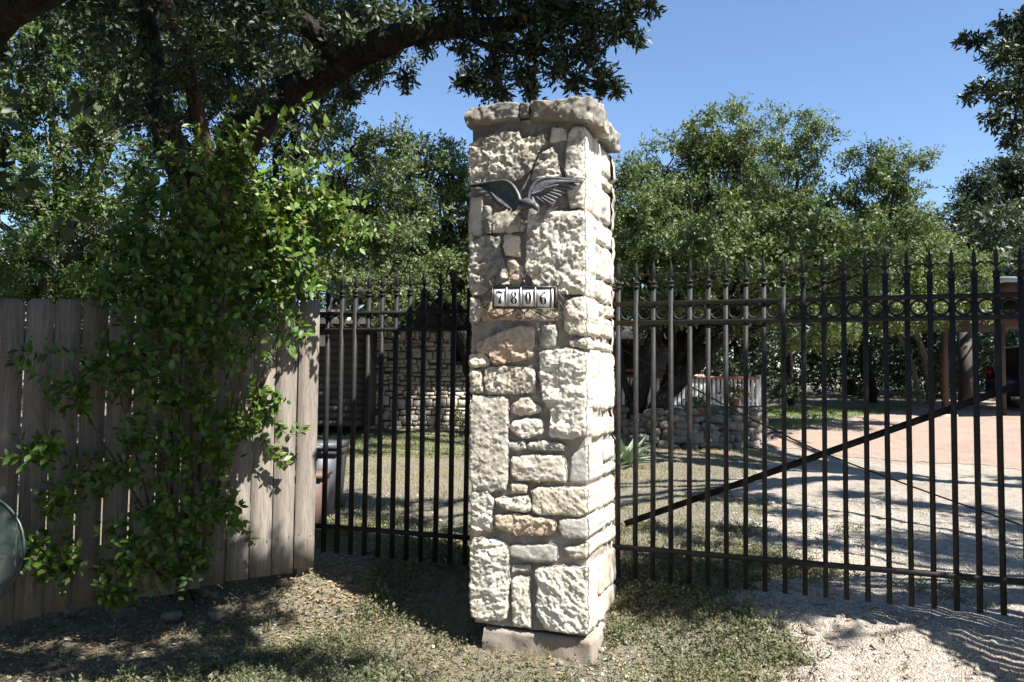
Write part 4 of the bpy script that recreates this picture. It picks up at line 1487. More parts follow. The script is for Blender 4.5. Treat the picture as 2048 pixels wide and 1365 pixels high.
# ---- the big oak with the arching limb
rng = np.random.default_rng(31)
bo_base = at(455, 900, 7.6)
big = thing('oak_tree', 'huge old live oak with thick black limb arching over the plank fence towards the pillar', 'tree', (bo_base[0], bo_base[1], .3))
mb = MB()
P = np.array([[bo_base[0], bo_base[1], .1], at(450, 600, 7.6), at(445, 420, 7.6), at(455, 330, 7.5), at(500, 260, 7.4), at(560, 205, 7.3), at(620, 165, 7.2), at(700, 115, 7.0), at(760, 85, 6.8), at(830, 62, 6.6), at(910, 55, 6.4), at(990, 58, 6.3), at(1060, 40, 6.2), at(1150, -30, 6.0)])
Pp = smooth_path(P, 60)
rr = np.interp(np.linspace(0, 1, 60), [0, .3, .42, .55, .7, .85, 1], [.30, .24, .19, .17, .135, .09, .05])
mb.tube(Pp, rr, 18, .045, 5)
mb.build('trunk', M['bark'], big, True)
for nm, pts, r0, r1, mt in (
        ('limb', [at(440, 560, 7.6), at(400, 420, 7.6), at(350, 320, 7.7), at(320, 220, 7.8), at(305, 120, 7.9), at(290, 20, 8), at(280, -120, 8)], .17, .09, 'bark'),
        ('limb', [at(440, 400, 7.2), at(395, 240, 7.0), at(380, 150, 6.9), at(365, 80, 6.8), at(335, 10, 6.7), at(300, -80, 6.6)], .075, .045, 'bark_red'),
        ('limb', [at(700, 115, 7.0), at(620, 60, 6.7), at(560, 0, 6.5), at(500, -120, 6.2)], .10, .06, 'bark'),
        ('limb', [at(-160, 250, 5.2), at(-40, 90, 5.0), at(20, 25, 4.8), at(90, -15, 4.6), at(200, -70, 4.3), at(420, -200, 4.0)], .10, .07, 'bark'),
        ('limb', [at(900, 50, 6.4), at(960, 90, 6.2), at(1050, 110, 6.1), at(1130, 100, 6.0), at(1200, 70, 6.0)], .03, .012, 'bark'),
        ('limb', [at(990, 55, 6.3), at(1080, 30, 6.1), at(1180, 30, 6.0), at(1260, 20, 5.9)], .03, .01, 'bark'),
        ('limb', [at(1050, 110, 6.1), at(1110, 140, 6.0), at(1180, 160, 6.0), at(1240, 175, 5.9)], .014, .005, 'bark'),
        ('limb', [at(1000, 60, 6.2), at(980, 110, 6.1), at(960, 150, 6.0)], .014, .005, 'bark')):
    pp = smooth_path(np.array(pts), 30)
    mb = MB(); mb.tube(pp, np.linspace(r0, r1, 30), 12, .05, 9); mb.build(nm, M[mt], big, True)
Vs, Fs = crown_arrays(pb([(330, -30, 7.5, 120), (450, 20, 7.6, 110), (560, 40, 7.8, 100), (650, 30, 7.4, 90), (740, 10, 7.0, 80), (830, -20, 6.6, 70), (240, 60, 7.6, 80), (200, -60, 7, 100), (520, 130, 7.8, 70), (270, 200, 7.8, 60), (420, 160, 7.8, 60), (700, 190, 7.4, 35), (640, 240, 7.6, 40), (600, 110, 6.6, 60), (520, 190, 6.7, 55), (690, 60, 6.5, 55), (760, 30, 6.3, 50), (840, 20, 6.2, 45), (400, 60, 6.4, 75), (330, 130, 6.6, 75), (300, 250, 6.8, 70), (370, 300, 7.0, 55), (230, 150, 6.8, 80), (150, 40, 6.8, 80), (470, 90, 6.4, 60), (60, 130, 7.2, 60), (200, 290, 7.4, 60), (560, 20, 6.3, 60)]), .07, 6000, rng, 8, .42, LEAF2, .28, fill=.5)
bigV = [Vs]; bigF = [Fs]; off = len(Vs)
# hanging sprays against the sky: real leaves, ovate
hang = [(780, 110, 6.9, 22), (810, 160, 6.9, 20), (750, 150, 7, 22), (700, 190, 7.1, 20), (850, 90, 6.6, 20), (880, 60, 6.5, 25), (930, 100, 6.3, 26), (945, 155, 6.2, 26), (925, 165, 6.2, 16), (990, 140, 6.2, 30), (1000, 90, 6.2, 36), (1050, 150, 6.1, 32), (1060, 90, 6.1, 40),
        (1100, 60, 6.0, 42), (1120, 130, 6.0, 34), (1150, 165, 6.0, 22), (1170, 100, 6.0, 40), (1190, 40, 5.9, 45), (1210, 150, 5.9, 24), (1235, 178, 5.9, 14), (1240, 60, 5.9, 32), (1260, 15, 5.9, 30), (1300, 15, 5.8, 16), (1270, 75, 5.8, 14), (1000, 185, 6.1, 22), (1060, 185, 6.1, 18), (1150, 20, 6, 45), (1100, 0, 6, 50), (1030, 0, 6.1, 45), (960, 10, 6.3, 45), (900, 20, 6.4, 40), (970, 180, 6.1, 16), (1200, 175, 6, 18)]
hC, hA = [], []
for x, y, d, r in hang:
    c = at(x, y, d); R = r / F * d
    n = int(12 + 520 * R * R * 6)
    q = ball(n, rng)
    hC.append(c + q * R * rng.random((n, 1)) ** .45); hA.append(q + rng.normal(size=(n, 3)) * .4 + np.array([.2, 0, -.25]))
hC = np.vstack(hC); hA = np.vstack(hA)
P_, D_, N_, L_ = sprig_leaves(hC, hA, 7, .062, rng, .8, 1.5)


def split_leaves(P_, D_, N_, L_, wr, parent, mat, nmax=290, keep=None):
    """the nearest leaves in view become single parts, the others one stuff part"""
    pr = np.array([project(p) for p in P_]) if keep is None else keep
    vis = (pr[:, 0] > 20) & (pr[:, 0] < 2028) & (pr[:, 1] > 20) & (pr[:, 1] < 1340)
    score = L_ / np.linalg.norm(P_ - np.array([0, 0, CAMZ]), axis=1) * vis
    top = np.argsort(-score)[:nmax]
    tv, tf = LEAF8
    base = [None]
    tv2 = tv.copy(); tv2[:, 1] *= wr; tv2[:, 2] *= wr
    me = mk_mesh('leaf', tv2, tf, mat)
    for i in top:
        d = unit(D_[i]); s = unit(np.cross(N_[i], d)); u = np.cross(d, s)
        o = bpy.data.objects.new('leaf', me); COL.objects.link(o)
        Mx = Matrix(((d[0], s[0], u[0], P_[i][0]), (d[1], s[1], u[1], P_[i][1]), (d[2], s[2], u[2], P_[i][2]), (0, 0, 0, 1))) @ Matrix.Scale(float(L_[i]), 4)
        o.parent = parent; o.matrix_parent_inverse = Matrix.Translation(-parent.location)
        o.matrix_basis = Mx
    m = np.ones(len(P_), bool); m[top] = False
    V, Fc = scatter(LEAF8, P_[m], D_[m], N_[m], L_[m], wr)
    return V, Fc


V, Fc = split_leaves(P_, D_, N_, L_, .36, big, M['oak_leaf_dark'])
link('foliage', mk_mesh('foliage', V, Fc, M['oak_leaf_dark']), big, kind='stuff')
# unseen leaf clumps added over and behind the camera to shade fence, limb and foreground


def over(px, py, h, r, g=None):  # leaf clump set sunward of the spot it should shade
    g = gh(px, py) if g is None else np.asarray(g, float)
    return (g + np.array([SUN.x, SUN.y, SUN.z]) / SUN.z * h, r)


def over_f(px, py, Y, h, r):
    return (at(px, py, Y) + np.array([SUN.x, SUN.y, SUN.z]) / SUN.z * h, r)


shade = []
for x, y, r in [(60, 1330, .5), (200, 1340, .45), (330, 1330, .4), (120, 1250, .5), (260, 1260, .45), (400, 1330, .3), (20, 1200, .5), (460, 1250, .3), (380, 1220, .3), (520, 1325, .3), (620, 1350, .25), (560, 1235, .14), (700, 1335, .12), (490, 1190, .18), (820, 1350, .1), (440, 1290, .3)]:
    shade.append(over(x, y, random.uniform(4.2, 5.2), r))
for x, y, Y, r in [(60, 700, 4.6, .5), (160, 800, 4.7, .45), (60, 950, 4.6, .5), (230, 640, 4.8, .38), (200, 950, 4.7, .42), (300, 850, 4.8, .36), (320, 1020, 4.9, .34), (370, 930, 5.0, .26), (330, 700, 4.9, .25), (140, 1080, 4.6, .4), (270, 1130, 4.8, .4), (380, 1130, 5.0, .24), (120, 600, 4.6, .3), (-80, 700, 4.4, .6), (-120, 1000, 4.4, .6)]:
    shade.append(over_f(x, y, Y, random.uniform(2.9, 3.6), r))
for x, y, Y, h, r in [(480, 280, 7.4, 2.4, .5), (560, 205, 7.3, 2.2, .5), (620, 165, 7.2, 2.0, .5), (700, 115, 7.0, 1.8, .5), (760, 85, 6.8, 1.6, .5), (830, 62, 6.6, 1.5, .45), (910, 55, 6.4, 1.4, .45), (990, 58, 6.3, 1.4, .45), (1060, 40, 6.2, 1.3, .45),
                      (1150, 60, 6.0, 1.2, .4), (1000, 120, 6.1, 1.5, .4), (1110, 110, 6.0, 1.6, .35), (400, 400, 7.6, 3.4, .55), (320, 220, 7.8, 2.8, .6), (300, 100, 7.9, 2.4, .6), (380, 150, 6.9, 2.2, .5), (20, 30, 4.8, 1.0, .5), (100, 60, 5.5, 2.0, .6), (250, 100, 6.5, 2.2, .6), (450, 100, 7.0, 2.2, .6)]:
    shade.append(over_f(x, y, Y, h, r))
def lift_out(lst):
    # push the added shade clumps sunward until they leave the frame
    out = []
    for c, r in lst:
        c = np.asarray(c, float).copy()
        for _ in range(12):
            if c[1] < .3: break
            top = (c[2] - r * 1.3 - CAMZ) / max(c[1] + r, .3)
            if top > .50 or abs(c[0]) / max(c[1], .2) > .72 + 1.8 * r / max(c[1], .2): break
            c += np.array(SUN) / SUN.z * .3
        out.append((c, r))
    return out


for x, y, r in [(280, 640, .34), (360, 640, .3), (300, 740, .36), (370, 740, .26), (280, 860, .36), (380, 860, .3), (440, 800, .2), (260, 980, .36), (360, 980, .32), (440, 960, .22), (240, 1090, .36), (340, 1090, .34), (430, 1080, .24), (150, 640, .4), (100, 860, .4), (130, 1050, .4), (60, 640, .4), (250, 560, .3), (170, 560, .35)]:
    shade.append(over_f(x, y, 4.75, 3.6, r))
shade = lift_out(shade)
V, Fc = crown_arrays(shade, .09, 4600, rng, 8, .45, LEAF2, .22, fill=.7)
hi = [((-1.9, 2.4, 5.2), 1.0), ((-3.0, 3.2, 5.4), 1.1), ((-3.2, 1.0, 5.6), 1.2), ((-1.6, .4, 5.6), 1.1), ((-6.2, 4.0, 5.8), 1.2), ((-5.2, 2.2, 5.2), 1.3), ((-.6, -1.6, 6.0), 1.2), ((.9, -3.2, 6.4), 1.3), ((-2.2, -2.8, 6.0), 1.4), ((3.2, -4.4, 6.2), 1.4), ((-4.6, -.8, 5.4), 1.4), ((-6.5, 0, 4.6), 1.5), ((-7, 3, 4.4), 1.6), ((-4, -4, 4.8), 1.6), ((0, -6, 5), 1.8), ((-7.4, 4.8, 5.0), 1.4), ((-.9, 1.5, 5.8), .7),  # more unseen clumps, added to hold back sun and sky light
      ((-7.5, -4, 3.2), 1.8), ((-3.5, -7, 3.2), 2.0), ((1.5, -8, 3.4), 2.0), ((-8.5, 0, 2.6), 1.7),
      ((-3.5, 8, 8.8), 1.5), ((-1.6, 8.6, 9.0), 1.3), ((-2.2, 10.6, 9.8), 1.5), ((-1.0, 7.0, 8.0), 1.0), ((-2.8, 6.4, 7.4), 1.1), ((-4.6, 6.4, 7.2), 1.2), ((-.2, 10.4, 9.6), 1.0), ((-3.2, 12.4, 10.4), 1.5)]
for az in range(100, 305, 17):          # ring added to cut sky light; azimuth from straight ahead, clockwise, round the back
    for el, rr_ in ((4, 2.0), (17, 1.9), (30, 1.8)):
        if az < 175 and el > 20: continue
        a_ = math.radians(az + el); d_ = 10.5
        hi.append(((-.5 + d_ * math.sin(a_) * math.cos(math.radians(el)), 1.0 + d_ * math.cos(a_) * math.cos(math.radians(el)), 1.2 + d_ * math.sin(math.radians(el))), rr_))
V2, F2 = crown_arrays([(np.array(c), r) for c, r in hi], .27, 560, rng, 8, .45, LEAF2, .5, fill=.5)
Fc = np.vstack([Fc, F2 + len(V)]); V = np.vstack([V, V2])
bigV.append(V); bigF.append(Fc + off)
link('crown', mk_mesh('crown', np.vstack(bigV), np.vstack(bigF), M['oak_leaf_dark']), big)  # visible canopy joined with the added shade clumps

# right hand oak: its spray shows in the top right corner, the rest shades the drive
rb = np.array([7.2, 2.2, 0.0])
ro = thing('oak_tree', 'near oak whose dark spray of leaves hangs into the upper right corner', 'tree', (rb[0], rb[1], 0))
mb = MB(); limb(mb, (7.2, 2.2, -.1), (6.4, 3.0, 3.2), .26, .2, rng, n=14, wig=.08, seg=14); mb.build('trunk', M['bark'], ro, True)
sp = [(2010, 55, 6.4, 28), (2045, 45, 6.4, 30), (1960, 85, 6.3, 16), (2000, 110, 6.3, 34), (2045, 120, 6.4, 40), (1945, 180, 6.3, 14), (1990, 175, 6.3, 26), (2035, 190, 6.3, 42), (2060, 80, 6.5, 60), (2075, 180, 6.5, 60), (1990, 235, 6.3, 26), (2030, 260, 6.3, 30), (2075, 250, 6.4, 45), (1935, 195, 6.3, 8), (1925, 80, 6.3, 8), (1940, 82, 6.3, 9), (2020, 285, 6.3, 14)]
hC, hA = [], []
for x, y, d, r in sp:
    c = at(x, y, d); R = r / F * d
    n = int(8 + 470 * R * R * 6); q = ball(n, rng)
    hC.append(c + q * R * rng.random((n, 1)) ** .45); hA.append(q + rng.normal(size=(n, 3)) * .4 + np.array([-.2, 0, -.2]))
P_, D_, N_, L_ = sprig_leaves(np.vstack(hC), np.vstack(hA), 7, .055, rng, .8, 1.5)
V, Fc = split_leaves(P_, D_, N_, L_, .38, ro, M['oak_leaf_dark'], 250)
link('foliage', mk_mesh('foliage', V, Fc, M['oak_leaf_dark']), ro, kind='stuff')
mb = MB()
F0 = np.array([6.4, 3.0, 3.2])
for e in (at(2060, 120, 6.4), at(2075, 220, 6.4)): limb(mb, F0, e, .07, .015, rng, n=12, wig=.15)
for x, y, d, r in sp[:12]: limb(mb, at(2075, y + 10, 6.4), at(x, y, d), .012, .004, rng, n=6, wig=.15, seg=5)
rs = []
for x, y, h, r in [(1290, 1120, 5, .36), (1400, 1150, 5, .32), (1330, 1200, 5, .30), (1480, 1210, 5, .26), (1560, 1130, 5.2, .24), (1470, 1060, 5.2, .33), (1330, 1060, 5.2, .30), (1590, 1030, 5.5, .33), (1700, 990, 5.5, .38), (1830, 1010, 5.5, .38), (1950, 1020, 5.6, .36), (1760, 1080, 5.3, .28), (1900, 1095, 5.2, .26), (2040, 960, 5.6, .40), (2040, 1060, 5.2, .36), (1650, 1090, 5.2, .24),
                   (1600, 1235, 4.6, .11), (1690, 1275, 4.6, .09), (1520, 1215, 4.8, .13), (1420, 1205, 4.8, .15), (1260, 1160, 5, .3), (1350, 1130, 5, .3), (1500, 1140, 5, .26), (1300, 1210, 4.9, .22), (1400, 1090, 5.1, .3), (1550, 1080, 5.2, .26)]:
    rs.append(over(x, y, h, r * (1.4 if 940 < y < 1110 and x > 1540 else 1.12)))
for x, y, h, r in [(1800, 520, 3.2, .34), (1880, 560, 3.3, .34), (1960, 520, 3.2, .36), (2040, 560, 3.2, .4), (1900, 700, 3.6, .34), (2000, 700, 3.6, .36), (1740, 640, 3.5, .22), (1820, 800, 4.0, .28), (1940, 850, 4.0, .3)]:
    rs.append((gp(x, y, 0) + np.array(SUN) / SUN.z * h, r))
for b in rs: limb(mb, F0, b[0], .06, .012, rng, n=10, wig=.2)
mb.build('limbs', M['bark'], ro, True)
extra = [((6.5, 1.0, 6.5), 1.1), ((7.5, 3.6, 6.2), 1.1), ((8.5, 2.0, 6.8), 1.2), ((7.0, 2.4, 7.6), 1.1), ((6.0, -.6, 6.3), .9)]
V, Fc = crown_arrays(rs, .08, 5200, rng, 8, .45, LEAF2, .2, fill=.8)
V2, F2 = crown_arrays([(np.array(c), r) for c, r in extra], .09, 2500, rng, 8, .45, LEAF2, .4, fill=.5)
link('crown', mk_mesh('crown', np.vstack([V, V2]), np.vstack([Fc, F2 + len(V)]), M['oak_leaf']), ro)

# unseen yard tree, clumps added to shade house wall, left lawn, planter and porch
ls = []
for x, y, h, r in [(700, 905, 6.5, .5), (770, 895, 6.5, .4), (680, 1010, 6.2, .38), (760, 1030, 6.2, .34), (840, 1045, 6.0, .30), (900, 1060, 6.0, .28), (700, 870, 7, .4)]:
    ls.append(over(x, y, h, r))
for x, y, h, r in [(1240, 860, 6.4, .5), (1300, 860, 6.4, .5), (1360, 865, 6.4, .5), (1420, 865, 6.5, .5), (1480, 865, 6.5, .45), (1330, 820, 6.8, .5), (1400, 835, 6.8, .5), (1540, 850, 6.6, .3)]:
    ls.append(over(x, y, h, r))
for x, r in ((1250, .5), (1320, .45), (1480, .5), (1530, .5)):
    ls.append((at(x, 740, 15.6) + np.array(SUN) / SUN.z * 8.6, r))
hs = [(at(x, y, 15.6) + np.array(SUN) / SUN.z * 8.2, r) for x, y, r in [(690, 720, .9), (780, 700, .4), (850, 690, .45), (920, 740, .35), (800, 800, .3), (690, 620, .8), (870, 830, .3)]]
oak('oak_tree', 'yard oak whose high crown shades the stone house out of sight above the frame', (8.6, 6.6), 3.4, lift_out(hs + ls), .12, 3600, 'oak_leaf', 18, .2, fork=(7.6, 6.6, 6.6))

# far belt of trees behind everything
far = [(150, 560, 34, 150, 'leftmost of the far trees behind the garage'), (430, 540, 36, 160, 'far tree behind the leaning oak trunks'), (700, 600, 33, 120, 'far tree behind the stone house roof'), (930, 620, 34, 120, 'far tree hidden behind the stone pillar'),
       (1250, 620, 34, 120, 'far tree behind the white porch railing'), (1480, 600, 32, 130, 'far dark tree behind the rock planter'), (1700, 610, 30, 120, 'far dark tree beyond the green lawn'), (1880, 600, 31, 130, 'far dark tree behind the brown carport post'), (2080, 600, 32, 140, 'far dark tree behind the parked car')]
for k_, (x, y, d, r, lab) in enumerate(far):
    b = [(at(x + dx, y + dy, d + dz), rr_ / F * d) for dx, dy, dz, rr_ in ((0, 0, 0, r * .7), (-r * .6, 50, -1, r * .6), (r * .6, 40, 1, r * .6), (0, 110, -1.5, r * .6), (-r * .5, 130, 0, r * .5), (r * .5, 135, 0, r * .5))]
    for yy in (19.5, 22.5, 25.5):  # hidden canopy layer added to shade the undergrowth
        c = at(x + 60, 600, yy); c[2] = 4.9 + .25 * (yy - 19) * .5
        b.append((c, 1.45))
        c = at(x - 50, 600, yy + 1); c[2] = 4.7 + .25 * (yy - 19) * .5
        b.append((c, 1.35))
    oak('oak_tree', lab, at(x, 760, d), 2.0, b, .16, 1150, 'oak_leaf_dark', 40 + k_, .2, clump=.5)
# undergrowth under the trees
rng = np.random.default_rng(61)
ub = []
for x in range(-100, 2200, 55):
    for y0, d in ((735, 27), (690, 29)):
        ub.append((at(x + rng.uniform(-20, 20), y0 + rng.uniform(-14, 14), d + rng.uniform(-1, 1)), rng.uniform(.7, 1.1)))
V, Fc = crown_arrays(ub, .18, 800, rng, 7, .5, LEAF2, .4)
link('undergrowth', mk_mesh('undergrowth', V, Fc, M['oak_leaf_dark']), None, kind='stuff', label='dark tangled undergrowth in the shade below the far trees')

# ------------------------------------------------------------------ climbing shrub on the fence
rng = np.random.default_rng(71)


def fdepth(px):
    """depth of the plank fence face under a pixel column"""
    r = ray(px, 700); n = nW; c = np.array([0, 0, CAMZ])
    t = (n @ W1 + .012 - n @ c) / (n @ r)
    return t * r[1]


vb = [(280, 480, .4, 60), (300, 400, .4, 50), (230, 560, .35, 60), (340, 540, .45, 80), (470, 300, .5, 45), (430, 330, .5, 60), (500, 400, .5, 85), (590, 400, .45, 85), (660, 450, .35, 60), (700, 470, .3, 35), (540, 500, .5, 95), (430, 470, .5, 90), (370, 430, .5, 60), (400, 580, .4, 105), (520, 590, .4, 70), (600, 560, .35, 50), (320, 640, .4, 95), (450, 680, .35, 85), (300, 760, .35, 85),
      (400, 790, .35, 70), (220, 720, .3, 60), (150, 790, .3, 55), (90, 900, .3, 45), (300, 900, .35, 80), (410, 900, .35, 65), (480, 850, .3, 50), (530, 800, .25, 35), (340, 1020, .35, 75), (430, 1030, .3, 60), (260, 1090, .35, 70), (350, 1140, .3, 50), (190, 960, .3, 60), (120, 1000, .25, 40), (60, 1100, .2, 45), (130, 1130, .2, 50), (230, 1170, .2, 50), (400, 1110, .2, 40)]
sprays = [[(480, 400), (530, 300), (560, 240), (600, 205), (640, 200)], [(430, 350), (440, 280), (450, 225), (470, 200)], [(380, 420), (330, 340), (290, 290), (230, 255), (180, 235)], [(560, 420), (640, 400), (700, 395), (740, 400)], [(600, 480), (680, 470), (730, 470), (790, 460)],
          [(540, 560), (590, 570), (620, 560), (640, 590)], [(500, 820), (545, 840), (570, 870), (600, 870), (605, 850)], [(460, 700), (520, 720), (560, 700), (590, 690)], [(480, 600), (540, 620), (590, 640), (610, 660)], [(400, 960), (460, 1010), (500, 1080), (510, 1090)], [(520, 870), (560, 920), (575, 935)],
          [(170, 700), (90, 710), (30, 700)], [(180, 780), (110, 760), (40, 740), (10, 700)], [(120, 920), (60, 900), (10, 920)], [(540, 600), (600, 640), (615, 690)], [(330, 500), (260, 480), (210, 450)], [(300, 560), (210, 560), (130, 540)], [(380, 380), (350, 330), (340, 280)], [(520, 380), (560, 320), (620, 270), (660, 250)], [(560, 360), (610, 330), (660, 320), (700, 330)], [(470, 330), (490, 280), (520, 230), (545, 215)], [(620, 440), (680, 430), (740, 440), (770, 455)], [(410, 330), (400, 280), (385, 250)], [(300, 420), (250, 380), (190, 360), (140, 370)], [(500, 650), (550, 660), (600, 680)]]
shrub_base = gh(370, 1205)
vine = thing('climbing_shrub', 'bright green leafy climber sprawling over the plank fence with arching sprays', 'shrub', shrub_base)
vC, vA = [], []
for x, y, f_, r in vb:
    d = fdepth(x) - f_ * .62 - .05
    c = at(x, y, d); R = r / F * d
    n = int(12 + (1700 if y < 640 else 1050) * R * R)
    q = ball(n, rng)
    vC.append(c + q * (R * rng.random((n, 1)) ** .5) * np.array([1, .75, 1])); vA.append(q * .7 + rng.normal(size=(n, 3)) * .5 + np.array([.1, -.35, .15]))
P1, D1, N1, L1 = sprig_leaves(np.vstack(vC), np.vstack(vA), 5, .052, rng, .9, 1.5)
N1 = N1 * .6 + np.array([.25, -.45, .6])
mb = MB()
PS_, DS_, NS_, LS_ = [], [], [], []
for k_, s in enumerate(sprays):
    d0 = fdepth(s[0][0]) - .22
    pts = np.array([at(x, y, d0 - .05 * i) for i, (x, y) in enumerate(s)])
    if k_ in (10, 9, 6): pts = np.array([at(x, y, fdepth(x) - .10) for i, (x, y) in enumerate(s)])
    pp = smooth_path(pts, 30)
    mb.tube(pp, np.linspace(.005, .0018, 30), 5)
    Tn = unit(np.gradient(pp, axis=0))
    nn = int(len(s) * 9)
    for j in range(nn):
        t = rng.uniform(.05, 1); i = min(29, int(t * 29)); sd = 1 if j % 2 else -1
        side = unit(np.cross(Tn[i], np.array([.1, -1, .2]))) * sd
        PS_.append(pp[i] + rng.normal(size=3) * .008); DS_.append(side + Tn[i] * .5 + rng.normal(size=3) * .3 + np.array([0, 0, -.1]))
        NS_.append(np.array([.2, -.5, .7]) + rng.normal(size=3) * .35); LS_.append(.058 * rng.uniform(.6, 1.15))
for x0, y0 in ((350, 1190), (372, 1200), (395, 1195)):
    for _ in range(7):
        x1, y1, f_, r = vb[int(rng.integers(0, len(vb)))]
        a = gh(x0, y0) + np.array([0, -.05, 0]); mid = at((x0 + x1) / 2, (y0 + y1) / 2, fdepth((x0 + x1) / 2) - .2); e = at(x1, y1, fdepth(x1) - f_ * .62)
        pp = smooth_path(np.array([a, mid, e]), 16); mb.tube(pp, np.linspace(.012, .003, 16), 6)
mb.build('stems', M['twig'], vine, True)
P_ = np.vstack([P1, np.array(PS_)]); D_ = np.vstack([D1, np.array(DS_)]); N_ = np.vstack([N1, np.array(NS_)]); L_ = np.r_[L1, np.array(LS_) * 1.0]
V, Fc = split_leaves(P_, D_, N_, L_, .62, vine, M['vine_leaf'])
link('foliage', mk_mesh('foliage', V, Fc, M['vine_leaf']), vine, kind='stuff')
print('vine leaves', len(P_))

# ------------------------------------------------------------------ buildings behind
HD = 16.0


def hp(px, py, d=HD): return at(px, py, d)


house = thing('stone_house', 'low limestone house in tree shade seen between the bars of the left fence', 'house', hp(900, 850))
x0 = hp(735, 800)[0]; x1 = hp(1240, 800)[0]; zg = hp(800, 850)[2] - .15; zt = 3.1
mb = MB(); mb.box(((x0 + x1) / 2, HD + .2, (zg + zt) / 2), (x1 - x0) / 2, .15, (zt - zg) / 2); mb.build('wall', M['wall_mortar'], house)
wallobj = house.children[-1] if len(house.children) else None


def rough_box_mesh(seed):
    rg = random.Random(seed)
    mb = MB(); j = lambda s: rg.uniform(-s, s)
    V = []
    for z in (0, 1):
        pass
    o = [(-.5, -.5), (.5, -.5), (.5, .5), (-.5, .5)]
    back = [(x + j(.05), 0.0, z + j(.06)) for x, z in o]
    fr = [(x * .93 + j(.05), -.6 + j(.1), z * .9 + j(.06)) for x, z in o]
    c = (j(.1), -1.0, j(.1))
    V = back + fr + [c]
    Q = [(i, (i + 1) % 4, 4 + (i + 1) % 4, 4 + i) for i in range(4)]
    T = [(4 + i, 4 + (i + 1) % 4, 8) for i in range(4)]
    mb.add(V, Q, T)
    return mb.mesh('stone', M['wall_stone'])


SB = [rough_box_mesh(i) for i in range(8)]
cnt = 0
z = zg + .02
win_x0, win_x1, win_z0, win_z1 = hp(905, 700)[0], hp(985, 700)[0], hp(905, 725)[2], hp(905, 640)[2]
while z < zt - .1 and cnt < 296:
    h = random.choice([.07, .09, .12, .16])
    x = x0
    while x < hp(985, 700)[0]:
        w = random.uniform(.08, .25)
        cx, cz = x + w / 2, z + h / 2 + random.uniform(-.02, .02)
        if not (win_x0 - .05 < cx < win_x1 + .05 and win_z0 - .05 < cz < win_z1 + .05):
            o = link('stone', SB[cnt % 8], house)
            o.matrix_parent_inverse = Matrix.Translation(-house.location)
            o.location = (cx, HD + .05, cz); o.scale = (w - .02, .05, h * random.uniform(.75, 1.15) - .012); cnt += 1
        x += w
    z += h
mb = MB(); mb.box(((win_x0 + win_x1) / 2, HD + .04, (win_z0 + win_z1) / 2), (win_x1 - win_x0) / 2, .01, (win_z1 - win_z0) / 2)
wnd = mb.build('window', M['glass_dark'], house)
mb = MB()
for a, b in (((win_x0, win_z0), (win_x1, win_z0)), ((win_x0, win_z1), (win_x1, win_z1)), ((win_x0, win_z0), (win_x0, win_z1)), ((win_x1, win_z0), (win_x1, win_z1))):
    mb.bar((a[0], HD + .01, a[1]), (b[0], HD + .01, b[1]), .05, .05, up=(0, 1, 0))
mb.build('window_frame', M['dark_siding'], wnd)
mb = MB()
rx0, rx1 = x0 - .5, x1 + .5
mb.add([(rx0, HD - .7, zt - .05), (rx1, HD - .7, zt - .05), (rx1, HD + 4, zt + 1.3), (rx0, HD + 4, zt + 1.3), (rx0, HD - .7, zt - .17), (rx1, HD - .7, zt - .17), (rx1, HD + 4, zt + 1.18), (rx0, HD + 4, zt + 1.18)],
       [(0, 1, 2, 3), (4, 7, 6, 5), (0, 4, 5, 1), (1, 5, 6, 2), (2, 6, 7, 3), (3, 7, 4, 0)])
mb.build('roof', M['roof_brown'], house)
# side of the house body so that it has depth
mb = MB(); mb.box(((x0 + x1) / 2, HD + 2.2, (zg + zt) / 2), (x1 - x0) / 2 - .05, 1.8, (zt - zg) / 2 - .02); mb.build('rear_body', M['dark_siding'], house)

garage = thing('garage', 'dark brown boarded garage at the left end of the stone house', 'building', hp(690, 845, 14.8))
gx0, gx1 = hp(330, 800, 14.8)[0], hp(733, 800, 14.8)[0]; gz0 = hp(690, 842, 14.8)[2] - .1; gz1 = 2.52
n_b = 14
for i in range(n_b):
    z0 = gz0 + (gz1 - gz0) * i / n_b; z1 = gz0 + (gz1 - gz0) * (i + 1) / n_b
    mb = MB(); mb.add([(gx0, 14.80, z0), (gx1, 14.80, z0), (gx1, 14.83, z1 + .01), (gx0, 14.83, z1 + .01), (gx0, 14.9, z0), (gx1, 14.9, z0), (gx1, 14.9, z1 + .01), (gx0, 14.9, z1 + .01)],
                      [(0, 1, 2, 3), (4, 7, 6, 5), (0, 4, 5, 1), (3, 2, 6, 7), (1, 5, 6, 2), (0, 3, 7, 4)])
    mb.build('siding_board', M['dark_siding'], garage)
mb = MB(); mb.box(((gx0 + gx1) / 2, 16.6, (gz0 + gz1) / 2), (gx1 - gx0) / 2 - .03, 1.68, (gz1 - gz0) / 2); mb.build('wall', M['dark_siding'], garage)
mb = MB(); mb.box((gx1 + .04, 14.78, (gz0 + gz1) / 2), .045, .05, (gz1 - gz0) / 2); mb.build('corner_board', M['dark_siding'], garage)
mb = MB(); mb.add([(gx0 - .3, 14.4, gz1), (gx1 + .25, 14.4, gz1), (gx1 + .25, 18.5, gz1 + .5), (gx0 - .3, 18.5, gz1 + .5), (gx0 - .3, 14.4, gz1 + .1), (gx1 + .25, 14.4, gz1 + .1), (gx1 + .25, 18.5, gz1 + .6), (gx0 - .3, 18.5, gz1 + .6)],
                  [(0, 3, 2, 1), (4, 5, 6, 7), (0, 1, 5, 4), (1, 2, 6, 5), (2, 3, 7, 6), (3, 0, 4, 7)])
rf = mb.build('roof', M['roof_brown'], garage)
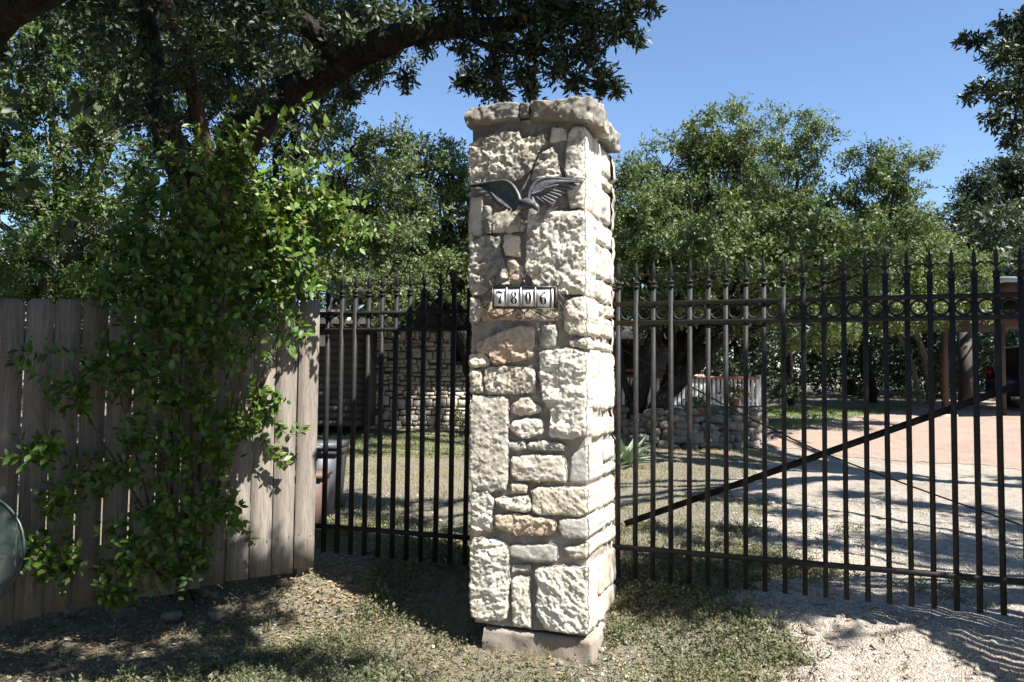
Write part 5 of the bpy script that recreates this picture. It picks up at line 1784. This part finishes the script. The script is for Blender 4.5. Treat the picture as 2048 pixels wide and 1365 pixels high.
mb = MB(); mb.box(((gx0 + gx1) / 2, 14.37, gz1 + .05), (gx1 - gx0) / 2 + .28, .02, .07); mb.build('fascia', M['white_paint'], rf)
p = at(646, 682, 14.7); mb = MB(); mb.box((p[0] - .04, p[1], p[2]), .09, .05, .10); mb.box((p[0] - .04, p[1] - .06, p[2] + .08), .10, .06, .012)
mb.build('wall_lamp', M['white_paint'], garage)

# porch with picket railing right of the pillar
porch = thing('porch', 'shaded porch with white picket railing behind the forked oak trunk', 'porch', at(1380, 815, 15.6))
pz0 = at(1380, 812, 15.6)[2]; pz1 = at(1380, 757, 15.6)[2]
px0, px1 = at(1225, 780, 15.6)[0], at(1518, 780, 15.6)[0]
mb = MB(); mb.box(((px0 + px1) / 2, 15.6, pz0 - .12), (px1 - px0) / 2, .06, .06); mb.build('deck_edge', M['dark_siding'], porch)
mb = MB(); mb.box(((px0 + px1) / 2, 17, pz0 - .1), (px1 - px0) / 2, 1.4, .04); mb.build('deck', M['post_wood'], porch)
mb = MB(); mb.box(((px0 + px1) / 2, 15.6, pz1 + .02), (px1 - px0) / 2, .05, .025); mb.build('top_rail', M['red_rail'], porch)
bal = MB(); bal.box((0, 0, .5), .5, .5, .5); bm_ = bal.mesh('baluster', M['white_paint'])
nb = 34
for i in range(nb):
    x = px0 + (px1 - px0) * (i + .5) / nb
    o = link('baluster', bm_, porch); o.location = (x, 15.6, pz0 - .1); o.scale = (.052, .02, pz1 - pz0 + .1)
for x in (1238, 1392, 1404, 1518):
    q = at(x, 780, 15.6); mb = MB(); mb.box((q[0], 15.66, (pz0 + pz1) / 2 + (.0)), .045, .045, (pz1 - pz0) / 2 + .08); mb.build('post', M['white_paint'], porch)
mb = MB(); q0 = at(1190, 740, 18.4); q1 = at(1400, 700, 18.4)
mb.box(((q0[0] + q1[0]) / 2, 18.5, 1.7), (q1[0] - q0[0]) / 2, .1, 1.1); mb.build('wall', M['dark_siding'], porch)
mb = MB(); e0 = at(1200, 668, 15.4); e1 = at(1395, 705, 15.4)
mb.box(((e0[0] + e1[0]) / 2, 16.8, e0[2] - .04), (e1[0] - e0[0]) / 2, 1.6, .05); rf = mb.build('roof', M['roof_brown'], porch)
mb = MB(); mb.box(((e0[0] + e1[0]) / 2, 15.17, e0[2] - .03), (e1[0] - e0[0]) / 2, .02, .07); mb.build('gutter', M['white_paint'], rf)
mb = MB(); q = at(1365, 700, 15.2); mb.box((q[0], 15.2, q[2] + .02), .26, .3, .025); mb.build('awning', M['white_paint'], porch)
mb = MB(); q0 = at(1222, 740, 15.5); q1 = at(1290, 742, 15.5); mb.bar(q0, q1, .04, .05); mb.build('hand_rail', M['red_rail'], porch)
mb = MB(); q0 = at(1290, 728, 15.4); mb.box((q0[0] + .55, 15.4, q0[2] - .1), .03, .03, .3); mb.build('post', M['white_paint'], porch)

# rock planter
planter = thing('rock_planter', 'low dry stacked rock wall round the foot of the forked oak', 'wall', at(1380, 885, 13.0))
rocks = []
for i in range(8):
    mb = MB()
    n, m = 7, 9
    rg = np.random.default_rng(200 + i)
    P = np.zeros((n, m + 1, 3)); jit = rg.uniform(.75, 1.2, (n, m)) ; jit = np.concatenate([jit, jit[:, :1]], 1)
    for a in range(n):
        ph = math.pi * a / (n - 1)
        for b in range(m + 1):
            th = 2 * math.pi * b / m
            s_ = abs(math.sin(ph)) ** .6; cth = math.copysign(abs(math.cos(th)) ** .6, math.cos(th)); sth = math.copysign(abs(math.sin(th)) ** .6, math.sin(th))
            j_ = jit[a, b] if 0 < a < n - 1 else 1
            P[a, b] = (.5 * s_ * cth * j_, .5 * s_ * sth * j_, .5 * math.copysign(abs(math.cos(ph)) ** .6, math.cos(ph)) * (j_ ** .5))
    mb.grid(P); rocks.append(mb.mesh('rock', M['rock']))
rg = random.Random(5)
pl_line = smooth_path(np.array([at(1222, 850, 13.6)[:2], at(1262, 870, 12.9)[:2], at(1330, 880, 12.6)[:2], at(1420, 885, 12.6)[:2], at(1500, 880, 12.9)[:2], at(1525, 865, 13.8)[:2]]), 40)
cnt = 0
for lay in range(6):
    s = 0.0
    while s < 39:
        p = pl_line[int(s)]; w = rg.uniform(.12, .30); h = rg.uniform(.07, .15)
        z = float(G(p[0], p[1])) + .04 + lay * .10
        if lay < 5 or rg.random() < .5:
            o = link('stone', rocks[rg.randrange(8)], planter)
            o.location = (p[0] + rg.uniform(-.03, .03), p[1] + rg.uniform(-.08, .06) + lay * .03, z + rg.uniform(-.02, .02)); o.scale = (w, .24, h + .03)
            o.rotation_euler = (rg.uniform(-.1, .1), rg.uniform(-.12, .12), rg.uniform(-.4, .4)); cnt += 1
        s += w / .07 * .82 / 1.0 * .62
mb = MB()
c = pl_line.mean(0)
mb.add([(p[0], p[1] + .12, float(G(p[0], p[1])) + .5) for p in pl_line] + [(pl_line[0][0], 15, 1.1), (pl_line[-1][0], 15, 1.1)], None, [(i, i + 1, 40) for i in range(20)] + [(i, i + 1, 41) for i in range(20, 39)] + [(20, 41, 40)])
mb.build('soil', M['ground'], planter)

# forked dark trunks in the planter are drawn by hand: part of the broad oak
tr = [o for o in bpy.data.objects if o.name == 'oak_tree'][0]
mb = MB()
for pts, r0, r1 in (([at(1262, 862, 13.2), at(1275, 800, 13.2), at(1292, 720, 13.2), at(1320, 650, 13.3), at(1330, 560, 13.5)], .17, .10),
                    ([at(1300, 860, 13.0), at(1320, 800, 13.0), at(1375, 745, 13.0), at(1430, 690, 12.9), at(1470, 640, 12.8), at(1500, 560, 13)], .15, .08),
                    ([at(1270, 820, 13.2), at(1245, 760, 13.2), at(1240, 690, 13.2)], .07, .04)):
    mb.tube(smooth_path(np.array(pts), 24), np.linspace(r0, r1, 24), 12, .06, 3)
mb.build('forked_trunk', M['bark'], tr, True)


def pot(px, py, d, r, h, label, plant, seed):
    p = at(px, py, d)
    t = thing('flower_pot', label, 'flower pot', p)
    mb = MB(); mb.lathe(p, [(.001, 0), (r * .7, 0), (r, h), (r * 1.1, h), (r * 1.1, h * .85), (r * .95, h * .85), (r * .9, h * .9), (.001, h * .9)], 14); mb.build('pot', M['terracotta'], t, True)
    rg2 = np.random.default_rng(seed)
    V, Fc = crown_arrays([(p + np.array([0, 0, h + r]), r * 1.7)], .07, 9000, rg2, 7, .5, LEAF2, .1)
    link('foliage', mk_mesh('foliage', V, Fc, M[plant]), t)


pot(1397, 832, 12.75, .09, .12, 'round leafy plant in a pot on the rock planter between the fork and the railing', 'elm_leaf', 1)
pot(1216, 832, 12.9, .1, .16, 'terracotta pot of orange flowers just right of the stone pillar', 'flower', 2)
pot(1468, 812, 13.0, .1, .12, 'low pot with grey green plant on the right end of the rock planter', 'weed_leaf', 3)


def agave(px, py, d, R, n, label, seed):
    p = at(px, py, d); p[2] = float(G(p[0], p[1]))
    t = thing('agave', label, 'agave', p)
    rg3 = np.random.default_rng(seed)
    for i in range(n):
        a = i * 2.4; el = rg3.uniform(.25, 1.25); L = R * rg3.uniform(.8, 1.15); w = R * .09
        d_ = np.array([math.cos(a), math.sin(a), 0]); s = np.array([-d_[1], d_[0], 0])
        rows = []
        for k_ in range(7):
            u = k_ / 6
            c = p + d_ * L * u * math.cos(el) + UP * (L * (u * math.sin(el)) - .15 * L * u * u * (1.2 - el * .6) + .03)
            ww = w * (math.sin(math.pi * min(1, u * .8 + .18)) + .02) * (1 - u ** 4)
            rows.append([c - s * ww + UP * ww * .4, c - UP * .01, c + s * ww + UP * ww * .4])
        mb = MB(); mb.grid(np.array(rows)); mb.build('leaf', M['agave_leaf'], t, True)


agave(1256, 908, 10.4, .50, 26, 'spiky grey green agave just right of the stone pillar behind the gate', 1)
agave(1225, 925, 9.6, .30, 18, 'smaller pale agave low beside the pillar edge and larger agave', 2)


def bush(px, py, d, rp, label, mat, seed, L=.07, dens=7000):
    p = at(px, py, d)
    t = thing('bush', label, 'bush', (p[0], p[1], float(G(p[0], p[1]))))
    rg2 = np.random.default_rng(seed)
    R = rp / F * d
    b = [(p + np.array([dx * R, 0, dz * R]), R * s) for dx, dz, s in ((0, 0, .9), (-.6, -.3, .6), (.6, -.35, .6))]
    V, Fc = crown_arrays(b, L, dens, rg2, 7, .45, LEAF2, .2)
    link('foliage', mk_mesh('foliage', V, Fc, M[mat]), t)
    mb = MB()
    for k_ in range(6):
        limb(mb, (p[0], p[1], float(G(p[0], p[1]))), b[k_ % 3][0] + ball(1, rg2)[0] * R * .4, .02, .006, rg2, n=5, seg=5)
    mb.build('stems', M['twig'], t)


bush(1578, 775, 20, 34, 'dark rounded bush on the lawn right of the rock planter', 'oak_leaf_dark', 5)
bush(1818, 782, 21, 22, 'low wide bush at the foot of the two leaning grey trunks', 'oak_leaf', 6)
bush(1868, 745, 24, 16, 'bright upright sapling bush beside the carport post', 'elm_leaf', 7)
bush(925, 835, 14.5, 26, 'pale green plant at the house wall just left of the pillar', 'weed_leaf', 8)

# two leaning bare trunks
for pts, r0, r1, lab in (([(1841, 775), (1828, 735), (1806, 690), (1792, 655), (1784, 620)], .09, .05, 'thin grey trunk leaning left, left one of the pair beyond the lawn'),
                         ([(1862, 775), (1856, 740), (1842, 695), (1828, 655), (1818, 620)], .12, .08, 'thicker grey trunk leaning left, right one of the pair beyond the lawn')):
    P = np.array([at(x, y, 23.5) for x, y in pts])
    P[0, 2] = float(G(P[0, 0], P[0, 1])) - .1
    t = thing('leaning_tree', lab, 'tree', P[0])
    mb = MB(); mb.tube(smooth_path(P, 20), np.linspace(r0, r1, 20), 10, .06, 2); mb.build('trunk', M['bark_grey'], t, True)
    V, Fc = crown_arrays([(P[-1] + np.array([-.2, 0, .5]), .8)], .1, 2500, np.random.default_rng(9), 7, .45)
    link('crown', mk_mesh('crown', V, Fc, M['oak_leaf_dark']), t)

# carport, car, far roof
CD = 19.5
cp = thing('carport', 'open timber carport with reddish brown posts beside the drive on the right', 'carport', at(1890, 800, CD))
cz0 = float(G(at(1890, 800, CD)[0], CD)) - .05; cz1 = at(1890, 648, CD)[2]
for x, d in ((1889, CD), (2003, CD), (2150, CD), (2003, CD + 5), (2150, CD + 5)):
    q = at(x, 700, d); mb = MB(); mb.box((q[0], d, (cz0 + cz1) / 2), .06, .06, (cz1 - cz0) / 2); mb.build('post', M['post_wood'], cp)
xa, xb = at(1870, 648, CD)[0], at(2220, 648, CD)[0]
mb = MB(); mb.box(((xa + xb) / 2, CD, cz1 + .08), (xb - xa) / 2, .06, .09); mb.build('beam', M['post_wood'], cp)
mb = MB(); mb.box(((xa + xb) / 2, CD + 2.6, cz1 + .22), (xb - xa) / 2 + .1, 2.9, .05); mb.build('roof', M['roof_brown'], cp)
q = at(1883, 797, CD - .4); mb = MB(); mb.box((q[0], CD - .3, cz0 + .05), .28, .3, .06); mb.build('pad', M['concrete'], cp)
# a hedge of shade behind is the far belt; the parked car
car = thing('parked_car', 'dark car with red tail light parked in the carport shade at the right edge', 'car', at(2060, 800, CD + 1.8))
cy = CD + 1.8; cx0 = at(2010, 750, cy)[0]; cg = float(G(cx0 + 1, cy))
prof = [(-.0, .35), (.0, .85), (.12, 1.0), (.3, 1.62), (.6, 1.72), (2.4, 1.72), (3.1, 1.15), (4.2, 1.02), (4.4, .7), (4.4, .35)]
P = np.array(prof)
rows = []
for y_, ins in ((0, .06), (.06, 0), (1.74, 0), (1.8, .06)):
    rows.append([(cx0 + u_, cy - .9 + y_ + (.12 if y_ < .9 else -.12) * max(0, (v_ - 1.0)) * 1.2, cg + v_ - ins * .5) for u_, v_ in prof])
R = np.array(rows); mb = MB(); mb.grid(R)
for e in (0, -1):
    m_ = R[e].mean(0); V = np.vstack([R[e], m_]); mb.add(V, None, [(i, (i + 1) % 10, 10) for i in range(10)])
mb.build('body', M['car_paint'], car, True)
for u_ in (.85, 3.5):
    for y_ in (-.92, .92):
        mb = MB(); mb.lathe((cx0 + u_, cy + y_ - .1, cg + .34), [(.001, 0), (.34, 0), (.34, .2), (.001, .2)], 20, (0, 1, 0)); w_ = mb.build('tyre', M['tyre'], car, True)
        mb = MB(); mb.lathe((cx0 + u_, cy + y_ - .11, cg + .34), [(.001, 0), (.2, 0), (.22, .02)], 16, (0, 1, 0)); mb.build('rim', M['rim'], w_, True)
for y_ in (-.75, .75):
    mb = MB(); mb.box((cx0 + .02, cy + y_, cg + 1.0), .07, .12, .14); mb.build('tail_light', M['tail_red'], car)
mb = MB(); mb.add([(cx0 + .75, cy - .815, cg + 1.1), (cx0 + 2.7, cy - .815, cg + 1.1), (cx0 + 2.35, cy - .77, cg + 1.58), (cx0 + .8, cy - .77, cg + 1.58)], [(0, 1, 2, 3)])
mb.build('side_window', M['glass_dark'], car)

fb = thing('outbuilding', 'building corner with blue grey metal roof edge at the right frame edge', 'building', at(2300, 700, 21))
q0 = at(2004, 562, 17.8); q1 = at(2300, 548, 17.8)
mb = MB(); mb.box(((q0[0] + q1[0]) / 2, 20, q0[2] + .05), (q1[0] - q0[0]) / 2, 2.2, .05); mb.build('roof', M['roof_metal'], fb)
mb = MB(); mb.box(((q0[0] + q1[0]) / 2 + .1, 20, q0[2] - .12), (q1[0] - q0[0]) / 2 - .1, 2.0, .11); mb.build('fascia', M['post_wood'], fb)
mb = MB(); mb.box(((q0[0] + q1[0]) / 2 + 1.9, 25.5, q0[2] / 2 + .3), (q1[0] - q0[0]) / 2 - 1.9, .1, q0[2] / 2 - .4); mb.build('wall', M['dark_siding'], fb)

# bins by the fence
b1 = gh(662, 1028)
rbn = thing('recycling_bin', 'dark grey lidded bin standing behind the left end of the iron fence', 'bin', b1)


def tapered(mb, c, w0, w1, dd0, dd1, h):
    V = [(c[0] + sx * w * .5, c[1] + sy * d_ * .5, c[2] + z) for z, w, d_ in ((0, w0, dd0), (h, w1, dd1)) for sx, sy in ((-1, -1), (1, -1), (1, 1), (-1, 1))]
    mb.add(V, [(0, 3, 2, 1), (4, 5, 6, 7), (0, 1, 5, 4), (1, 2, 6, 5), (2, 3, 7, 6), (3, 0, 4, 7)])


bc = at(638, 1028, b1[1] + .05); bc[2] = b1[2]
mb = MB(); tapered(mb, bc, .30, .37, .4, .48, .56); mb.build('body', M['bin_plastic'], rbn)
mb = MB(); mb.box((bc[0], bc[1], bc[2] + .535), .195, .25, .02); mb.build('rim', M['bin_plastic'], rbn)
mb = MB(); mb.box((bc[0], bc[1], bc[2] + .585), .20, .26, .022); mb.box((bc[0], bc[1] - .27, bc[2] + .575), .08, .02, .012); mb.build('lid', M['bin_plastic'], rbn)
for s_ in (-1, 1):
    mb = MB(); mb.lathe((bc[0] + s_ * .15 - .02, bc[1] + .2, bc[2] + .07), [(.001, 0), (.07, 0), (.07, .04), (.001, .04)], 14, (1, 0, 0)); mb.build('wheel', M['tyre'], rbn, True)
bb = gh(622, 1060)
bx = thing('garbage_crate', 'low reddish brown crate beside the grey bin behind the plank fence end', 'crate', bb)
mb = MB(); tapered(mb, (bb[0] - .05, bb[1], bb[2]), .26, .3, .3, .34, .42); mb.build('body', M['brown_box'], bx)
mb = MB(); mb.box((bb[0] - .05, bb[1], bb[2] + .43), .165, .185, .018); mb.build('rim', M['brown_box'], bx)

# the glass disc leaning on the fence at the left edge
dc = at(-95, 1112, 4.2)
disc = thing('glass_disc', 'large round dark rimmed glass disc leaning at the left frame edge', 'table top', dc)
ax_ = unit(np.array([.0, -1, .25])); r0 = unit(np.cross(ax_, UP)); r1 = np.cross(r0, ax_)
mb = MB(); aa = np.linspace(0, 2 * np.pi, 49)
RX, RZ = .365, .33
P = [dc + r0 * RX * math.cos(t) + r1 * RZ * math.sin(t) for t in aa]
mb.tube(P, .008, 8, cap=False); mb.build('rim', M['disc_rim'], disc, True)
mb = MB(); mb.add(np.vstack([np.array(P[:-1]) * .995 + dc * .005, np.array(P[:-1]) * .995 + dc * .005 - ax_ * .008, dc, dc - ax_ * .008]), None,
                  [(i, (i + 1) % 48, 96) for i in range(48)] + [(48 + i, 48 + (i + 1) % 48, 97) for i in range(48)])
mb.build('pane', M['disc'], disc)

# ------------------------------------------------------------------ loose rocks
rk = [(145, 1232, .075, 'pale round rock under the plank fence, brightest of the rocks there'), (163, 1233, .04, 'small pale rock touching the brightest round rock'), (115, 1250, .05, 'dim rock left of the brightest rock'), (230, 1238, .05, 'greyish rock lying in shade right of the two pale rocks'),
      (345, 1238, .08, 'flat pale rock half way along the foot of the fence'), (432, 1238, .07, 'grey angular rock in the leaf litter'), (410, 1190, .07, 'pale rock at the gap below the plank ends'), (430, 1193, .05, 'small rock beside the pale rock below the planks'),
      (565, 1168, .06, 'flat pale stone under the right end of the plank fence'), (1618, 1268, .055, 'brown rock with dark side in the gravel before the gate'), (1635, 1262, .02, 'tiny white stone behind the brown gravel rock'), (1660, 1288, .02, 'small dark stone right of the brown gravel rock'),
      (1090, 1305, .045, 'white rock at the foot of the pillar footing'), (1120, 1330, .035, 'white rock in front of the footing corner'), (1225, 1318, .03, 'white pebble rock right of the footing'), (700, 1160, .05, 'pale flat stone in the pillar shadow')]
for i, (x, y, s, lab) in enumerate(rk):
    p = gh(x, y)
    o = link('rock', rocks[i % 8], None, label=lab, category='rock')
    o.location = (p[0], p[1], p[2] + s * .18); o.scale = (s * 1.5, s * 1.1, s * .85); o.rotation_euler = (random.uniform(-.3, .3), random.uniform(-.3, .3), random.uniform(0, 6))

# ------------------------------------------------------------------ ground cover
rng = np.random.default_rng(91)


def ground_cloud(n, pxr, pyr, accept, rng):
    """points on the terrain, uniform over a world rectangle, kept by accept(x, y)"""
    x = rng.uniform(*pxr, n); y = rng.uniform(*pyr, n)
    k_ = accept(x, y)
    return x[k_], y[k_]


def patch(x, y, s=1.0, ph=0.0):
    return .5 + .25 * (np.sin(x * 2.3 * s + 1.7 * np.sin(y * 1.9 * s + ph)) + np.sin(y * 3.1 * s + 1.3 * np.sin(x * 2.7 * s - ph)) * .9 + .5 * np.sin(x * 7 * s + y * 5 * s))


def on_drive(x, y):
    wx, wy = wobble(x, y)
    return inpoly(wx, wy, drive_poly)


def clear_pillar(x, y):
    a = (x - FR0[0]) * E[0] + (y - FR0[1]) * E[1]; b = (x - FR0[0]) * N[0] + (y - FR0[1]) * N[1]
    return ~((a > fa0 - .01) & (a < fa1 + .01) & (b > -.02) & (b < DEPTH + .02))


def fence_side(x, y):
    """>0 in front of the plank fence"""
    return (x - W1[0]) * nW[0] + (y - W1[1]) * nW[1]


# weeds: small leafy sprigs in the foreground and just behind the gate
def acc_weed(x, y):
    t = x * N[0] + y * N[1]
    p = patch(x, y, 1.3)
    base = np.clip((p - .12) * 1.7, .16, 1)
    lit = fence_side(x, y)
    bare = (x < -.9) & (lit < .75) & (t < 4.9)      # leaf litter strip along the planks
    base = np.where(bare, base * .12, base)
    near = ~on_drive(x + .16, y) | ~on_drive(x - .16, y) | ~on_drive(x, y + .2) | ~on_drive(x, y - .2)
    base = np.where(on_drive(x, y) & near, base * .35, base)
    base = np.where(on_drive(x, y) & ~near, base * np.where(patch(x, y, 2.2, 1.) > .78, .25, .01), base)
    base = np.where(t > 5.6, base * .45, base)
    base = base * np.where((x > .35) & (x < .75) & (t < 4.3), .25, 1)
    return (rng.random(len(x)) < base) & clear_pillar(x, y)


x, y = ground_cloud(120000, (-2.9, 2.9), (3.6, 6.6), acc_weed, rng)
n = len(x)
C = np.stack([x, y, GM(x, y) + .045 * rng.random(n) ** 1.5 + .002], 1)
A = rng.normal(size=(n, 3)) * .5 + np.array([0, 0, 1.0])
P_, D_, N_, L_ = sprig_leaves(C, A, 5, .018, rng, .9, 1.4)
x2, y2 = ground_cloud(9000, (-2.9, 2.6), (3.6, 6.0), lambda a, b: acc_weed(a, b) & (patch(a, b, 2.7, 2.) > .6), rng)
C = np.stack([x2, y2, GM(x2, y2) + rng.uniform(.01, .085, len(x2))], 1)
Q_ = sprig_leaves(C, rng.normal(size=(len(x2), 3)) * .4 + np.array([0, 0, 1.0]), 6, .026, rng, .8, 1.6)
P_, D_, N_, L_ = [np.concatenate([a, b]) for a, b in zip((P_, D_, N_, L_), Q_)]
V, Fc = scatter(LEAF2, P_, D_, N_, L_, .5)
link('weeds', mk_mesh('weeds', V, Fc, M['weed_leaf']), None, kind='stuff', label='small grey green weeds growing in the foreground and around the gate')
print('weeds', n)


def blades(name, n, xr, yr, acc, h, wd, mat, label, seed, lean=.5):
    rg = np.random.default_rng(seed)
    x, y = ground_cloud(n, xr, yr, acc, rg)
    n = len(x); a = rg.uniform(0, 2 * np.pi, n); hh = h * rg.uniform(.5, 1.3, n)
    z = GM(x, y)
    b = np.stack([x, y, z - .004], 1); s = np.stack([np.cos(a), np.sin(a), np.zeros(n)], 1) * wd
    ln = rg.normal(size=(n, 3)) * lean; ln[:, 2] = 1
    tip = b + unit(ln) * hh[:, None]
    V = np.stack([b - s, b + s, tip], 1).reshape(-1, 3)
    link(name, mk_mesh(name, V, np.arange(3 * n).reshape(-1, 3), M[mat]), None, kind='stuff', label=label)
    print(name, n)


def acc_dry(x, y):
    t = x * N[0] + y * N[1]
    r = rng.random(len(x))
    p = np.clip(patch(x, y, .9, .5) * 1.3, .1, 1)
    far_fade = np.clip(1.3 - (t - 5) / 14, .3, 1)
    return (r < p * far_fade) & clear_pillar(x, y) & ~on_drive(x, y) & (t > 4.9) & (fence_side(x, y) < 5)


blades('dry_lawn', 150000, (-4.5, 6.5), (4.6, 14.5), acc_dry, .045, .0035, 'dry_grass', 'thin dry straw coloured lawn between the gate and the house', 1)


def acc_green(x, y):
    t = x * N[0] + y * N[1]
    r = rng.random(len(x))
    left = (x < 1.0) & (y > 11.4) & (y < 15.2)
    right = (x > 5.0) & (y > 15.5) & (y < 23)
    near = (patch(x, y, 1.1, 2.) > .74) & (y < 7)
    return (left | right | (near & (r < .4))) & ~on_drive(x, y) & clear_pillar(x, y) & (fence_side(x, y) < 12)


blades('green_lawn', 150000, (-7, 14), (3.4, 23), acc_green, .07, .006, 'lawn_grass', 'brighter green lawn below the house and beyond the drive', 2)


def acc_fg(x, y):
    return (rng.random(len(x)) < np.clip(patch(x, y, 1.6, 3.) * .9, 0, 1)) & ~on_drive(x, y) & clear_pillar(x, y) & ~((x < -.9) & (fence_side(x, y) < .7) & (y < 5.6))


blades('foreground_grass', 45000, (-4, 3), (3.2, 5.6), acc_fg, .035, .0022, 'dry_grass', 'short dry grass among the foreground weeds', 3, .8)

# fallen leaves
def acc_lit(x, y):
    f = fence_side(x, y)
    w = np.where((f < .8) & (f > -.1) & (x < -.6), 1.0, .18)
    return (rng.random(len(x)) < w * np.where(on_drive(x, y), .12, 1)) & clear_pillar(x, y)


x, y = ground_cloud(34000, (-3.2, 2.4), (3.4, 6.0), acc_lit, rng)
n = len(x)
P_ = np.stack([x, y, GM(x, y) + rng.uniform(.003, .014, n)], 1)
D_ = rng.normal(size=(n, 3)); D_[:, 2] *= .25
N_ = rng.normal(size=(n, 3)) * .35 + np.array([0, 0, 1.0])
V, Fc = scatter(LEAF2, P_, D_, N_, rng.uniform(.016, .042, n), .42)
link('leaf_litter', mk_mesh('leaf_litter', V, Fc, M['litter']), None, kind='stuff', label='dry brown fallen leaves along the foot of the plank fence')

# fallen twigs
x = rng.uniform(-3.0, 2.6, 420); y = rng.uniform(3.6, 6.2, 420)
k_ = clear_pillar(x, y); x = x[k_]; y = y[k_]
mb = MB()
for a_, b_ in zip(x, y):
    L = rng.uniform(.04, .16); th = rng.uniform(0, 6.28); e = np.array([math.cos(th), math.sin(th), rng.uniform(-.1, .15)])
    p = np.array([a_, b_, float(GM(a_, b_)) + .008]); m_ = p + e * L * .5 + rng.normal(size=3) * .006
    mb.tube([p, m_, p + e * L], [.0022, .0018, .001], 4, cap=False)
link('twigs', mb.mesh('twigs', M['twig']), None, kind='stuff', label='small fallen twigs lying on the foreground ground')

# pebbles
ico_v = np.array([(0, 0, .6), (.5, 0, 0), (0, .5, 0), (-.5, 0, 0), (0, -.5, 0), (.28, .28, .35), (-.3, .25, .3), (.2, -.3, .38), (-.25, -.28, .3)])
ico_f = np.array([(0, 5, 6), (0, 6, 8), (0, 8, 7), (0, 7, 5), (5, 2, 6), (6, 3, 8), (8, 4, 7), (7, 1, 5), (5, 1, 2), (6, 2, 3), (8, 3, 4), (7, 4, 1)])


def acc_peb(x, y):
    r = rng.random(len(x)); t = x * N[0] + y * N[1]
    w = np.where(on_drive(x, y), np.clip(1.2 - (y - 4) / 8, .1, 1), .025)
    nr = on_drive(x + .2, y) | on_drive(x, y - .3) | on_drive(x + .45, y)
    w = np.where(nr & ~on_drive(x, y), .5, w)
    w = np.where((x > .3) & (x < .95) & (t < 4.35), .9, w)
    w = np.where((fence_side(x, y) < .6) & (x < -.6), .16, w)
    return (r < w) & clear_pillar(x, y)


x, y = ground_cloud(40000, (-3.0, 4.0), (3.5, 8.0), acc_peb, rng)
n = len(x)
s = (.004 + .011 * rng.random(n) ** 3) * 1.5
s = np.where(rng.random(n) < .04, s * 1.8, s)
a = rng.uniform(0, 6.28, n); ca, sa = np.cos(a), np.sin(a)
sx = s * rng.uniform(.7, 1.4, n); sy = s * rng.uniform(.7, 1.2, n); sz = s * rng.uniform(.5, 1.0, n)
lv = ico_v[None] * np.stack([sx, sy, sz], 1)[:, None] + rng.normal(size=(n, 9, 3)) * s[:, None, None] * .07
V = np.stack([lv[..., 0] * ca[:, None] - lv[..., 1] * sa[:, None], lv[..., 0] * sa[:, None] + lv[..., 1] * ca[:, None], lv[..., 2]], -1)
V = V + np.stack([x, y, GM(x, y) + .004], 1)[:, None]
Fc = (ico_f[None] + (np.arange(n) * 9)[:, None, None]).reshape(-1, 3)
link('gravel', mk_mesh('gravel', V.reshape(-1, 3), Fc, M['pebble']), None, kind='stuff', label='loose white limestone pebbles over the drive and pillar foot')
print('pebbles', n)
